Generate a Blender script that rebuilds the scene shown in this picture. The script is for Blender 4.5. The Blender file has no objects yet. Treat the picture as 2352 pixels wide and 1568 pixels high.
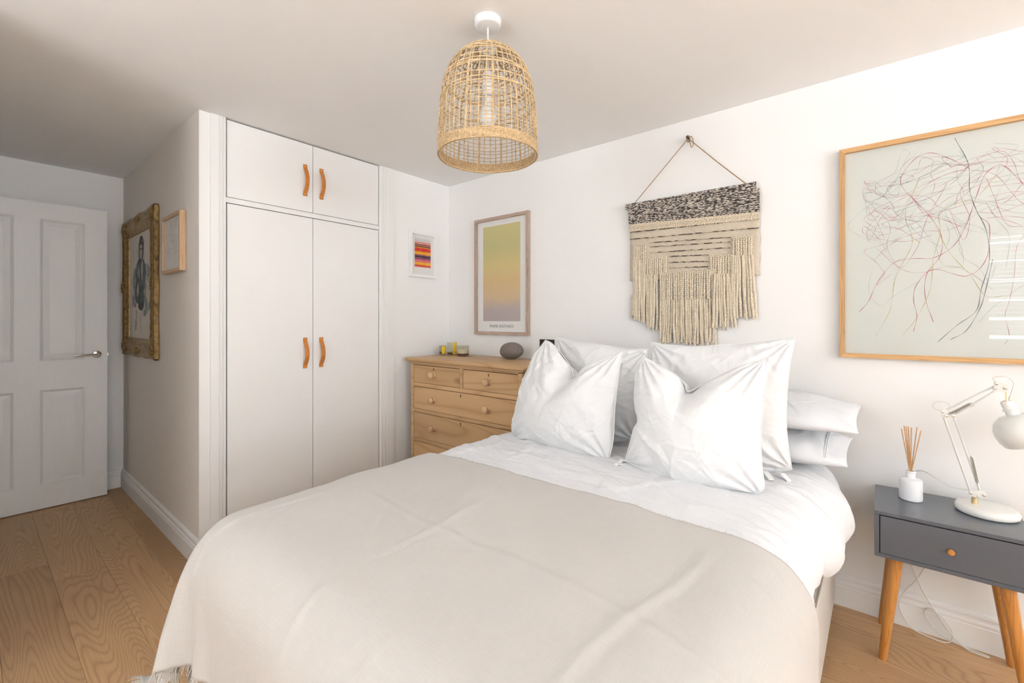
import bpy, bmesh, math, random
import numpy as np
from mathutils import Vector, Matrix
random.seed(7)
RNG = np.random.RandomState(11)
scene = bpy.context.scene
COL = scene.collection
PI = math.pi

# ------------------------------------------------------------------ camera
cam_d = bpy.data.cameras.new('camera')
cam = bpy.data.objects.new('camera', cam_d)
COL.objects.link(cam)
cam_d.sensor_width = 36.0
cam_d.lens = 1028.1 / 2352 * 36.0
cam_d.shift_y = -(784 - 736.7) / 2352
cam_d.clip_start = 0.02
cam.location = (2.604, -2.383, 1.214)
cam.rotation_euler = (PI / 2, 0, 0.689077)
scene.camera = cam

# ------------------------------------------------------------------ room size (metres)
H = 2.26            # ceiling
YA = -1.658         # plane of the alcove wall beside the wardrobe
XB = -1.702         # wall behind the open door
XR = 6.4            # right wall
YB = -4.3           # wall behind the camera
WIN = (3.42, 4.85, 0.95, 2.12)      # window in the wall behind the camera: x0 x1 z0 z1
WIN_FILL = (0.75, 2.00, 0.95, 2.12)      # added window behind the camera, evens out the daylight
YH = -2.56          # wall with the doorway, facing the alcove
XH = 0.40           # where that wall ends and the room opens up
WIN2 = (-3.30, -1.10, 0.85, 2.12)   # window in the right wall: y0 y1 z0 z1

# ------------------------------------------------------------------ world, daylight, exposure
world = bpy.data.worlds.new('sky')
scene.world = world
world.use_nodes = True
wn = world.node_tree.nodes['Background']
wn.inputs[0].default_value = (0.82, 0.90, 1.0, 1)
wn.inputs[1].default_value = 1.2

def area(name, loc, rot, sx, sy, energy, color):
    l = bpy.data.lights.new(name, 'AREA')
    l.shape = 'RECTANGLE'; l.size = sx; l.size_y = sy
    l.energy = energy; l.color = color
    o = bpy.data.objects.new(name, l)
    o.location = loc; o.rotation_euler = rot
    COL.objects.link(o)
    return o

DAY = (0.955, 0.98, 1.0)
def daylight(name, wb, on_back, watts, tilt=1.32, n=6):
    """daylight in a window opening: strips in the reveal, tilted up as added fill for the ceiling"""
    a0, a1, z0, z1 = wb
    h = (z1 - z0) / n
    for k in range(n):
        z = z0 + (k + 0.5) * h
        if on_back:
            area(name, ((a0 + a1) / 2, YB - 0.17, z), (PI / 2 + tilt, 0, 0), a1 - a0, h * 0.9, watts / n, DAY)
        else:
            area(name, (XR + 0.17, (a0 + a1) / 2, z), (0, PI / 2 + tilt, 0), h * 0.9, a1 - a0, watts / n, DAY)
daylight('window_daylight', WIN, True, 46)
daylight('added_window_fill', WIN_FILL, True, 56)  # added fill lamp, spreads light towards the left of the room
daylight('window_daylight_side', WIN2, False, 205)
vs = scene.view_settings
vs.view_transform = 'Standard'
vs.look = 'None'
vs.gamma = 1.0
vs.use_curve_mapping = False
vs.exposure = 0.66

# ------------------------------------------------------------------ materials
def new_mat(name):
    m = bpy.data.materials.new(name)
    m.use_nodes = True
    nt = m.node_tree
    return m, nt, nt.nodes['Principled BSDF']

def N(nt, typ, **kw):
    n = nt.nodes.new(typ)
    for k, v in kw.items():
        if hasattr(n, k):
            setattr(n, k, v)
        else:
            n.inputs[k].default_value = v
    return n

def L(nt, a, b):
    nt.links.new(a, b)

def coords(nt, kind='Object', scale=(1, 1, 1), rot=(0, 0, 0), loc=(0, 0, 0)):
    tc = N(nt, 'ShaderNodeTexCoord')
    mp = N(nt, 'ShaderNodeMapping')
    mp.inputs['Scale'].default_value = scale
    mp.inputs['Rotation'].default_value = rot
    mp.inputs['Location'].default_value = loc
    L(nt, tc.outputs[kind], mp.inputs['Vector'])
    return mp.outputs['Vector']

def ramp(nt, fac, stops, interp='LINEAR'):
    r = N(nt, 'ShaderNodeValToRGB')
    cr = r.color_ramp
    cr.interpolation = interp
    while len(cr.elements) < len(stops):
        cr.elements.new(0.5)
    for e, (p, c) in zip(cr.elements, stops):
        e.position = p
        e.color = (c[0], c[1], c[2], 1)
    L(nt, fac, r.inputs['Fac'])
    return r.outputs['Color']

def bump(nt, bs, height, strength=0.2, dist=0.01):
    b = N(nt, 'ShaderNodeBump')
    b.inputs['Strength'].default_value = strength
    b.inputs['Distance'].default_value = dist
    L(nt, height, b.inputs['Height'])
    L(nt, b.outputs['Normal'], bs.inputs['Normal'])

def math_node(nt, op, a, b=None):
    n = N(nt, 'ShaderNodeMath', operation=op)
    for i, v in enumerate((a, b)):
        if v is None:
            continue
        if isinstance(v, (int, float)):
            n.inputs[i].default_value = v
        else:
            L(nt, v, n.inputs[i])
    return n.outputs[0]

def mixc(nt, fac, a, b, blend='MIX'):
    n = N(nt, 'ShaderNodeMix', data_type='RGBA', blend_type=blend)
    for sock, v in ((n.inputs[0], fac), (n.inputs[6], a), (n.inputs[7], b)):
        if isinstance(v, (int, float)):
            sock.default_value = v
        elif isinstance(v, tuple):
            sock.default_value = (v[0], v[1], v[2], 1)
        else:
            L(nt, v, sock)
    return n.outputs[2]

def simple(name, col, rough=0.5, metal=0.0, spec=0.5, bs=None, bscale=60, bstr=0.0, vary=0.0, vscale=6, coat=0, sheen=0, stretch=(1, 1, 1)):
    m, nt, b = new_mat(name)
    b.inputs['Roughness'].default_value = rough
    b.inputs['Metallic'].default_value = metal
    b.inputs['Specular IOR Level'].default_value = spec
    if coat:
        b.inputs['Coat Weight'].default_value = coat
    if sheen:
        b.inputs['Sheen Weight'].default_value = sheen
    v = coords(nt, 'Object', stretch)
    n1 = N(nt, 'ShaderNodeTexNoise'); n1.inputs['Scale'].default_value = vscale; n1.inputs['Detail'].default_value = 4
    L(nt, v, n1.inputs['Vector'])
    lo = tuple(c * (1 - vary) for c in col); hi = tuple(min(1, c * (1 + vary)) for c in col)
    L(nt, ramp(nt, n1.outputs['Fac'], [(0.3, lo), (0.7, hi)]), b.inputs['Base Color'])
    if bstr:
        n2 = N(nt, 'ShaderNodeTexNoise'); n2.inputs['Scale'].default_value = bscale; n2.inputs['Detail'].default_value = 3
        L(nt, v, n2.inputs['Vector'])
        bump(nt, b, n2.outputs['Fac'], bstr, 0.004)
    return m

def wood(name, dark, mid, light, axis='X', rough=0.5, rings=14, long=0.5, across=5.0, fine=0.35, bstr=0.12, knots=0.0, spec=0.4, seed_obj=True, coat=0):
    """grain contours of a noise field that is stretched along the grain axis"""
    m, nt, b = new_mat(name)
    b.inputs['Roughness'].default_value = rough
    b.inputs['Specular IOR Level'].default_value = spec
    if coat:
        b.inputs['Coat Weight'].default_value = coat
    sc = {'X': (long, across, across), 'Y': (across, long, across), 'Z': (across, across, long)}[axis]
    tc = N(nt, 'ShaderNodeTexCoord')
    add = N(nt, 'ShaderNodeVectorMath', operation='ADD')
    L(nt, tc.outputs['Object'], add.inputs[0])
    oi = N(nt, 'ShaderNodeObjectInfo')
    comb = N(nt, 'ShaderNodeCombineXYZ')
    r1 = math_node(nt, 'MULTIPLY', oi.outputs['Random'], 37.0)
    for i in range(3):
        L(nt, r1, comb.inputs[i])
    L(nt, comb.outputs[0], add.inputs[1])
    mp = N(nt, 'ShaderNodeMapping'); mp.inputs['Scale'].default_value = sc
    L(nt, add.outputs[0], mp.inputs['Vector'])
    n1 = N(nt, 'ShaderNodeTexNoise'); n1.inputs['Scale'].default_value = 1.0; n1.inputs['Detail'].default_value = 1.5; n1.inputs['Distortion'].default_value = 0.25
    L(nt, mp.outputs[0], n1.inputs['Vector'])
    k = math_node(nt, 'MULTIPLY', n1.outputs['Fac'], float(rings))
    fr = math_node(nt, 'FRACT', k)
    tri = math_node(nt, 'ABSOLUTE', math_node(nt, 'SUBTRACT', fr, 0.5))      # 0..0.5
    grain = math_node(nt, 'POWER', math_node(nt, 'MULTIPLY', tri, 2.0), 3.0)
    # fine pores
    mp2 = N(nt, 'ShaderNodeMapping')
    f = {'X': (6, 220, 220), 'Y': (220, 6, 220), 'Z': (220, 220, 6)}[axis]
    mp2.inputs['Scale'].default_value = f
    L(nt, add.outputs[0], mp2.inputs['Vector'])
    n2 = N(nt, 'ShaderNodeTexNoise'); n2.inputs['Scale'].default_value = 1.0; n2.inputs['Detail'].default_value = 3
    L(nt, mp2.outputs[0], n2.inputs['Vector'])
    # broad tone
    n3 = N(nt, 'ShaderNodeTexNoise'); n3.inputs['Scale'].default_value = 0.6; n3.inputs['Detail'].default_value = 2
    L(nt, mp.outputs[0], n3.inputs['Vector'])
    base = ramp(nt, n3.outputs['Fac'], [(0.25, mid), (0.75, light)])
    g = math_node(nt, 'MULTIPLY', grain, 0.55)
    c1 = mixc(nt, g, base, dark)
    pf = math_node(nt, 'MULTIPLY', math_node(nt, 'SUBTRACT', n2.outputs['Fac'], 0.42), fine * 2.2)
    pfc = N(nt, 'ShaderNodeClamp'); L(nt, pf, pfc.inputs[0])
    c2 = mixc(nt, pfc.outputs[0], c1, dark)
    if knots:
        vo = N(nt, 'ShaderNodeTexVoronoi'); vo.inputs['Scale'].default_value = 1.0
        mp3 = N(nt, 'ShaderNodeMapping')
        ks = {'X': (1.6, 4.2, 4.2), 'Y': (4.2, 1.6, 4.2), 'Z': (4.2, 4.2, 1.6)}[axis]
        mp3.inputs['Scale'].default_value = ks
        L(nt, add.outputs[0], mp3.inputs['Vector'])
        L(nt, mp3.outputs[0], vo.inputs['Vector'])
        kf = ramp(nt, vo.outputs['Distance'], [(0.0, (1, 1, 1)), (knots, (0.6, 0.6, 0.6)), (knots * 1.7, (0, 0, 0))])
        c2 = mixc(nt, kf, c2, tuple(v * 0.35 for v in dark))
    hs = N(nt, 'ShaderNodeHueSaturation')
    vv = math_node(nt, 'ADD', math_node(nt, 'MULTIPLY', oi.outputs['Random'], 0.22), 0.89)
    L(nt, vv, hs.inputs['Value'])
    L(nt, c2, hs.inputs['Color'])
    L(nt, hs.outputs[0], b.inputs['Base Color'])
    bump(nt, b, math_node(nt, 'ADD', math_node(nt, 'MULTIPLY', grain, -0.6), math_node(nt, 'MULTIPLY', n2.outputs['Fac'], -0.5)), bstr, 0.002)
    return m

def fabric(name, col, rough=0.9, weave=900, bstr=0.25, slub=0.05, sheen=0.15, wr=0.0):
    m, nt, b = new_mat(name)
    b.inputs['Roughness'].default_value = rough
    b.inputs['Specular IOR Level'].default_value = 0.15
    b.inputs['Sheen Weight'].default_value = sheen
    b.inputs['Sheen Roughness'].default_value = 0.6
    va = coords(nt, 'UV', (weave * 0.06, weave, 1))
    vb = coords(nt, 'UV', (weave, weave * 0.06, 1))
    na = N(nt, 'ShaderNodeTexNoise'); na.inputs['Scale'].default_value = 1; na.inputs['Detail'].default_value = 1
    nb = N(nt, 'ShaderNodeTexNoise'); nb.inputs['Scale'].default_value = 1; nb.inputs['Detail'].default_value = 1
    L(nt, va, na.inputs['Vector']); L(nt, vb, nb.inputs['Vector'])
    w = math_node(nt, 'ADD', na.outputs['Fac'], nb.outputs['Fac'])
    lo = tuple(c * (1 - slub) for c in col); hi = tuple(min(1, c * (1 + slub)) for c in col)
    L(nt, ramp(nt, math_node(nt, 'MULTIPLY', w, 0.5), [(0.3, lo), (0.7, hi)]), b.inputs['Base Color'])
    h = w
    if wr:
        nw = N(nt, 'ShaderNodeTexNoise'); nw.inputs['Scale'].default_value = 9; nw.inputs['Detail'].default_value = 4; nw.inputs['Distortion'].default_value = 1.2
        L(nt, coords(nt, 'UV', (1, 2.2, 1)), nw.inputs['Vector'])
        h = math_node(nt, 'ADD', math_node(nt, 'MULTIPLY', nw.outputs['Fac'], wr), w)
    bump(nt, b, h, bstr, 0.0025)
    return m

MAT = {}
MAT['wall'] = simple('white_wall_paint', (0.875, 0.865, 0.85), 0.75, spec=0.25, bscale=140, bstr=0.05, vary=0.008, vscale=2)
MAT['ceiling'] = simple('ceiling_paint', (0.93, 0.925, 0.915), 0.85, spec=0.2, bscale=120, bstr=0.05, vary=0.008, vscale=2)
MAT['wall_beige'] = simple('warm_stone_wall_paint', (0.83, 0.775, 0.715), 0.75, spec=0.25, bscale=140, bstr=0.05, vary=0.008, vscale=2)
MAT['gloss_white'] = simple('white_satin_paint', (0.87, 0.86, 0.845), 0.38, spec=0.4, bscale=50, bstr=0.03, vary=0.006)
MAT['wardrobe'] = simple('wardrobe_satin_paint', (0.86, 0.85, 0.835), 0.35, spec=0.4, bscale=40, bstr=0.03, vary=0.006)
MAT['door_paint'] = simple('door_brushed_paint', (0.86, 0.85, 0.835), 0.42, spec=0.4, bscale=30, bstr=0.10, vary=0.012, vscale=20, stretch=(1, 6, 0.5))
MAT['gap'] = simple('dark_gap', (0.03, 0.027, 0.025), 0.9)
MAT['floor'] = wood('oiled_oak_floor', (0.32, 0.175, 0.08), (0.53, 0.32, 0.16), (0.60, 0.38, 0.205), 'X', 0.42, rings=64, long=0.5, across=4.0, fine=0.42, bstr=0.10, knots=0.035, spec=0.35)
MAT['pine'] = wood('waxed_pine', (0.42, 0.22, 0.09), (0.60, 0.375, 0.18), (0.67, 0.44, 0.235), 'X', 0.42, rings=9, long=0.7, across=5, fine=0.12, bstr=0.04, knots=0.085, spec=0.4)
MAT['pine_knob'] = wood('pine_knob_wood', (0.45, 0.25, 0.12), (0.62, 0.39, 0.22), (0.70, 0.47, 0.29), 'Y', 0.42, rings=8, long=8, across=14, fine=0.15, bstr=0.03)
MAT['oak_h'] = wood('oak_frame_wood', (0.36, 0.19, 0.07), (0.60, 0.35, 0.15), (0.67, 0.41, 0.19), 'X', 0.5, rings=9, long=2, across=40, fine=0.3, bstr=0.08)
MAT['oak_v'] = wood('oak_frame_wood_upright', (0.36, 0.19, 0.07), (0.60, 0.35, 0.15), (0.67, 0.41, 0.19), 'Z', 0.5, rings=9, long=2, across=40, fine=0.3, bstr=0.08)
MAT['grey_h'] = wood('weathered_frame_wood', (0.26, 0.17, 0.12), (0.50, 0.37, 0.29), (0.60, 0.46, 0.37), 'X', 0.6, rings=10, long=3, across=45, fine=0.35, bstr=0.1)
MAT['grey_v'] = wood('weathered_frame_wood_upright', (0.26, 0.17, 0.12), (0.50, 0.37, 0.29), (0.60, 0.46, 0.37), 'Z', 0.6, rings=10, long=3, across=45, fine=0.35, bstr=0.1)
MAT['lightoak'] = wood('pale_oak_box_frame', (0.48, 0.28, 0.14), (0.66, 0.44, 0.26), (0.72, 0.50, 0.31), 'Z', 0.5, rings=7, long=3, across=30, fine=0.25, bstr=0.05)
MAT['leg'] = wood('orange_pine_leg', (0.34, 0.11, 0.02), (0.54, 0.22, 0.045), (0.61, 0.28, 0.07), 'Z', 0.3, rings=9, long=1.5, across=45, fine=0.12, bstr=0.03, spec=0.5, coat=0.3)
MAT['grey_paint'] = simple('slate_grey_lacquer', (0.105, 0.116, 0.137), 0.26, spec=0.5, vary=0.03, coat=0.15)
MAT['chrome'] = simple('polished_chrome', (0.78, 0.77, 0.75), 0.12, metal=1.0)
MAT['steel'] = simple('brushed_nickel', (0.62, 0.58, 0.52), 0.28, metal=1.0, vary=0.05)
MAT['brass'] = simple('pale_brass', (0.80, 0.62, 0.36), 0.28, metal=1.0)
MAT['spring'] = simple('dull_spring_steel', (0.42, 0.37, 0.31), 0.4, metal=0.9)
MAT['leather'] = simple('tan_leather', (0.60, 0.22, 0.045), 0.5, spec=0.35, bscale=400, bstr=0.12, vary=0.12, vscale=25)
MAT['rivet'] = simple('copper_rivet', (0.95, 0.70, 0.45), 0.2, metal=1.0)
MAT['linen_white'] = fabric('white_linen', (0.82, 0.82, 0.82), weave=420, bstr=0.22, slub=0.012)
MAT['cotton_white'] = fabric('white_cotton', (0.81, 0.82, 0.84), weave=700, bstr=0.35, slub=0.006, wr=3.0)
MAT['pillow_cotton'] = fabric('white_percale', (0.82, 0.83, 0.855), weave=700, bstr=0.3, slub=0.006, wr=2.5)
MAT['throw'] = fabric('oatmeal_linen', (0.58, 0.552, 0.518), weave=420, bstr=0.16, slub=0.035, sheen=0.2, wr=0.8)
MAT['fringe'] = simple('frayed_linen_thread', (0.70, 0.66, 0.60), 0.9)
MAT['divan'] = fabric('beige_divan_cloth', (0.62, 0.57, 0.51), weave=500, bstr=0.3, slub=0.03)
MAT['enamel'] = simple('cream_enamel', (0.80, 0.795, 0.755), 0.25, spec=0.5, coat=0.2)
MAT['ceramic'] = simple('matt_white_ceramic', (0.84, 0.85, 0.87), 0.45)
MAT['plastic_white'] = simple('white_plastic', (0.85, 0.86, 0.88), 0.35)
MAT['cord_white'] = simple('white_flex', (0.74, 0.72, 0.66), 0.5)
MAT['reed'] = simple('reed_stick', (0.62, 0.36, 0.17), 0.6, vary=0.15, vscale=80)
MAT['seagrass'] = simple('woven_seagrass', (0.60, 0.44, 0.26), 0.75, spec=0.2, vary=0.28, vscale=70)
MAT['seagrass_rim'] = simple('woven_seagrass_rim', (0.57, 0.41, 0.235), 0.75, spec=0.2, vary=0.3, vscale=160, bscale=200, bstr=0.5)
MAT['wire'] = simple('pale_brass_wire', (0.78, 0.60, 0.34), 0.4, metal=0.4)
def yarn_mat():
    m, nt, b = new_mat('cream_wool_yarn')
    b.inputs['Roughness'].default_value = 0.95
    b.inputs['Specular IOR Level'].default_value = 0.1
    b.inputs['Sheen Weight'].default_value = 0.3
    oi = N(nt, 'ShaderNodeObjectInfo')
    w_ = N(nt, 'ShaderNodeTexWave', wave_type='BANDS', bands_direction='Z'); w_.inputs['Scale'].default_value = 38; w_.inputs['Distortion'].default_value = 5; w_.inputs['Detail'].default_value = 2; w_.inputs['Detail Scale'].default_value = 3
    L(nt, coords(nt, 'Object', (1.4, 1.4, 1), (0.0, 0.55, 0.0)), w_.inputs['Vector'])
    c = ramp(nt, w_.outputs['Fac'], [(0.0, (0.68, 0.56, 0.40)), (0.6, (0.84, 0.73, 0.57))])
    hs = N(nt, 'ShaderNodeHueSaturation')
    L(nt, math_node(nt, 'ADD', math_node(nt, 'MULTIPLY', oi.outputs['Random'], 0.14), 0.93), hs.inputs['Value'])
    L(nt, c, hs.inputs['Color']); L(nt, hs.outputs[0], b.inputs['Base Color'])
    bump(nt, b, w_.outputs['Fac'], 0.55, 0.004)
    return m
MAT['yarn'] = yarn_mat()
MAT['yarn_dark'] = simple('dark_brown_wool', (0.085, 0.07, 0.06), 0.95, spec=0.1, vary=0.3, vscale=90)
MAT['rope'] = simple('jute_rope', (0.36, 0.23, 0.11), 0.9, vary=0.2, vscale=120)
MAT['hook'] = simple('rusty_nail', (0.13, 0.08, 0.06), 0.6, metal=0.4)
MAT['pebble'] = simple('grey_pebble', (0.205, 0.175, 0.155), 0.8, bscale=220, bstr=0.35, vary=0.3, vscale=230)
MAT['wax'] = simple('cream_wax', (0.80, 0.74, 0.60), 0.5)
MAT['wax_dark'] = simple('amber_wax', (0.16, 0.045, 0.02), 0.3)
MAT['label_yellow'] = simple('yellow_paper_label', (0.85, 0.56, 0.01), 0.6)
MAT['bulb'] = simple('frosted_bulb', (0.80, 0.80, 0.78), 0.25)
MAT['switch'] = simple('black_nickel_plate', (0.055, 0.05, 0.048), 0.3, metal=0.7)
MAT['paper'] = simple('art_paper', (0.615, 0.640, 0.600), 0.8, vary=0.01)
MAT['mount'] = simple('white_mount_board', (0.80, 0.79, 0.765), 0.8)
MAT['sketchpaper'] = simple('aged_sketch_paper', (0.80, 0.745, 0.68), 0.85, vary=0.07, vscale=25)
for k, c in dict(r=(0.47, 0.12, 0.17), y=(0.47, 0.44, 0.20), k=(0.11, 0.13, 0.14), g=(0.34, 0.37, 0.365)).items():
    MAT['pencil_' + k] = simple('pencil_' + {'r': 'crimson', 'y': 'olive', 'k': 'charcoal', 'g': 'grey'}[k], c, 0.85, vary=0.25, vscale=150)

def gold_mat():
    m, nt, b = new_mat('antique_gilt')
    b.inputs['Roughness'].default_value = 0.42
    b.inputs['Metallic'].default_value = 0.55
    n = N(nt, 'ShaderNodeTexNoise'); n.inputs['Scale'].default_value = 45; n.inputs['Detail'].default_value = 6
    L(nt, coords(nt), n.inputs['Vector'])
    L(nt, ramp(nt, n.outputs['Fac'], [(0.25, (0.10, 0.062, 0.022)), (0.5, (0.29, 0.18, 0.06)), (0.75, (0.42, 0.27, 0.10))]), b.inputs['Base Color'])
    bump(nt, b, n.outputs['Fac'], 0.25, 0.004)
    return m
MAT['gold'] = gold_mat()

def speckle_mat():
    m, nt, b = new_mat('black_and_white_marled_wool')
    b.inputs['Roughness'].default_value = 0.95
    n = N(nt, 'ShaderNodeTexNoise'); n.inputs['Scale'].default_value = 1; n.inputs['Detail'].default_value = 3
    L(nt, coords(nt, 'Object', (75, 75, 210)), n.inputs['Vector'])
    L(nt, ramp(nt, n.outputs['Fac'], [(0.44, (0.055, 0.045, 0.04)), (0.50, (0.22, 0.18, 0.155)), (0.55, (0.62, 0.56, 0.49))]), b.inputs['Base Color'])
    bump(nt, b, n.outputs['Fac'], 0.8, 0.006)
    return m
MAT['speckle'] = speckle_mat()

def dashed_mat():
    m, nt, b = new_mat('dark_weft_dashes')
    b.inputs['Roughness'].default_value = 0.95
    n = N(nt, 'ShaderNodeTexNoise'); n.inputs['Scale'].default_value = 1; n.inputs['Detail'].default_value = 2
    L(nt, coords(nt, 'Object', (28, 1, 90)), n.inputs['Vector'])
    L(nt, ramp(nt, n.outputs['Fac'], [(0.46, (0.07, 0.055, 0.045)), (0.54, (0.52, 0.43, 0.32))]), b.inputs['Base Color'])
    return m
MAT['dashes'] = dashed_mat()

def weave_mat():
    m, nt, b = new_mat('flat_woven_wool')
    b.inputs['Roughness'].default_value = 0.95
    n = N(nt, 'ShaderNodeTexWave', wave_type='BANDS', bands_direction='DIAGONAL'); n.inputs['Scale'].default_value = 60; n.inputs['Distortion'].default_value = 1.5
    L(nt, coords(nt), n.inputs['Vector'])
    L(nt, ramp(nt, n.outputs['Fac'], [(0.0, (0.58, 0.49, 0.38)), (0.6, (0.70, 0.61, 0.49))]), b.inputs['Base Color'])
    bump(nt, b, n.outputs['Fac'], 0.4, 0.003)
    return m
MAT['weave'] = weave_mat()

def glass_mat(name, tint=(1, 1, 1), ior=1.45, rough=0.0):
    """thin pane: clear with a Fresnel reflection"""
    m, nt, b = new_mat(name)
    nt.nodes.remove(b)
    out = nt.nodes['Material Output']
    tr = N(nt, 'ShaderNodeBsdfTransparent'); tr.inputs[0].default_value = (*tint, 1)
    gl = N(nt, 'ShaderNodeBsdfGlossy'); gl.inputs['Roughness'].default_value = rough
    fr = N(nt, 'ShaderNodeFresnel'); fr.inputs['IOR'].default_value = ior
    mx = N(nt, 'ShaderNodeMixShader')
    geo = N(nt, 'ShaderNodeNewGeometry')
    fac = math_node(nt, 'MULTIPLY', fr.outputs[0], math_node(nt, 'SUBTRACT', 1.0, geo.outputs['Backfacing']))
    L(nt, fac, mx.inputs[0]); L(nt, tr.outputs[0], mx.inputs[1]); L(nt, gl.outputs[0], mx.inputs[2])
    L(nt, mx.outputs[0], out.inputs['Surface'])
    return m
MAT['glass'] = glass_mat('picture_glass')
MAT['jar_glass'] = glass_mat('candle_jar_glass', (0.93, 0.92, 0.88))

def poster_mat():
    m, nt, b = new_mat('soft_colour_wash_print')
    b.inputs['Roughness'].default_value = 0.7
    tc = N(nt, 'ShaderNodeTexCoord')
    sp = N(nt, 'ShaderNodeSeparateXYZ'); L(nt, tc.outputs['Object'], sp.inputs[0])
    n = N(nt, 'ShaderNodeTexNoise'); n.inputs['Scale'].default_value = 7; n.inputs['Detail'].default_value = 5
    L(nt, tc.outputs['Object'], n.inputs['Vector'])
    z = math_node(nt, 'DIVIDE', math_node(nt, 'SUBTRACT', sp.outputs[2], 1.21), 0.68)
    z = math_node(nt, 'ADD', z, math_node(nt, 'MULTIPLY', math_node(nt, 'SUBTRACT', n.outputs['Fac'], 0.5), 0.10))
    L(nt, ramp(nt, z, [(0.0, (0.47, 0.40, 0.38)), (0.13, (0.48, 0.41, 0.40)), (0.24, (0.64, 0.48, 0.29)), (0.42, (0.66, 0.47, 0.23)), (0.58, (0.64, 0.52, 0.22)), (0.78, (0.53, 0.49, 0.22)), (1.0, (0.60, 0.54, 0.24))]), b.inputs['Base Color'])
    return m
MAT['poster'] = poster_mat()

def stripes_mat():
    m, nt, b = new_mat('striped_textile_print')
    b.inputs['Roughness'].default_value = 0.85
    tc = N(nt, 'ShaderNodeTexCoord')
    sp = N(nt, 'ShaderNodeSeparateXYZ'); L(nt, tc.outputs['Object'], sp.inputs[0])
    n = N(nt, 'ShaderNodeTexNoise'); n.inputs['Scale'].default_value = 60
    L(nt, tc.outputs['Object'], n.inputs['Vector'])
    z = math_node(nt, 'DIVIDE', math_node(nt, 'SUBTRACT', sp.outputs[2], 1.605), 0.185)
    z = math_node(nt, 'ADD', z, math_node(nt, 'MULTIPLY', math_node(nt, 'SUBTRACT', n.outputs['Fac'], 0.5), 0.045))
    P = [(0, (0.80, 0.30, 0.30)), (0.03, (0.62, 0.06, 0.03)), (0.09, (0.85, 0.42, 0.02)), (0.20, (0.66, 0.16, 0.20)), (0.30, (0.28, 0.07, 0.14)),
         (0.38, (0.05, 0.03, 0.06)), (0.45, (0.30, 0.08, 0.16)), (0.50, (0.85, 0.40, 0.02)), (0.62, (0.66, 0.035, 0.02)), (0.76, (0.72, 0.25, 0.02)),
         (0.80, (0.10, 0.04, 0.03)), (0.84, (0.74, 0.30, 0.20)), (0.87, (0.10, 0.04, 0.03)), (0.91, (0.74, 0.28, 0.25))]
    L(nt, ramp(nt, z, P, 'CONSTANT'), b.inputs['Base Color'])
    return m
MAT['stripes'] = stripes_mat()

def canvas_mat():
    m, nt, b = new_mat('washed_painting_ground')
    b.inputs['Roughness'].default_value = 0.6
    n = N(nt, 'ShaderNodeTexNoise'); n.inputs['Scale'].default_value = 5; n.inputs['Detail'].default_value = 6; n.inputs['Distortion'].default_value = 1.0
    L(nt, coords(nt, 'Object', (1.6, 1, 0.8)), n.inputs['Vector'])
    L(nt, ramp(nt, n.outputs['Fac'], [(0.3, (0.50, 0.46, 0.43)), (0.45, (0.66, 0.62, 0.56)), (0.62, (0.70, 0.62, 0.50)), (0.75, (0.60, 0.52, 0.50))]), b.inputs['Base Color'])
    return m
MAT['canvas'] = canvas_mat()
MAT['paint_coat'] = simple('teal_grey_paint', (0.07, 0.105, 0.12), 0.6, vary=0.5, vscale=22)
MAT['paint_hair'] = simple('charcoal_paint', (0.05, 0.045, 0.045), 0.6, vary=0.4, vscale=40)
MAT['paint_skin'] = simple('grey_flesh_paint', (0.47, 0.41, 0.35), 0.6, vary=0.25, vscale=30)
MAT['paint_wash'] = simple('pale_blue_wash', (0.36, 0.40, 0.40), 0.6, vary=0.4, vscale=26)
MAT['paint_rose'] = simple('rose_wash', (0.52, 0.30, 0.31), 0.6, vary=0.2, vscale=30)
def brushy(m, lo, hi, scale):
    """dry-brush paint that breaks up and lets the ground show"""
    nt = m.node_tree; b = nt.nodes['Principled BSDF']
    n = N(nt, 'ShaderNodeTexNoise'); n.inputs['Scale'].default_value = scale; n.inputs['Detail'].default_value = 6; n.inputs['Distortion'].default_value = 0.8
    L(nt, coords(nt, 'Object', (1.5, 1, 0.55)), n.inputs['Vector'])
    L(nt, ramp(nt, n.outputs['Fac'], [(lo, (0, 0, 0)), (hi, (1, 1, 1))]), b.inputs['Alpha'])
brushy(MAT['paint_coat'], 0.30, 0.46, 14); brushy(MAT['paint_wash'], 0.42, 0.66, 16); brushy(MAT['paint_rose'], 0.45, 0.6, 22); brushy(MAT['paint_hair'], 0.30, 0.44, 26)
MAT['sketch_ink'] = simple('faded_pencil', (0.42, 0.37, 0.33), 0.85, vary=0.2, vscale=90)
MAT['ink'] = simple('print_lettering', (0.20, 0.18, 0.165), 0.8)
MAT['ink_pale'] = simple('print_lettering_pale', (0.52, 0.50, 0.48), 0.8)

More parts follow.
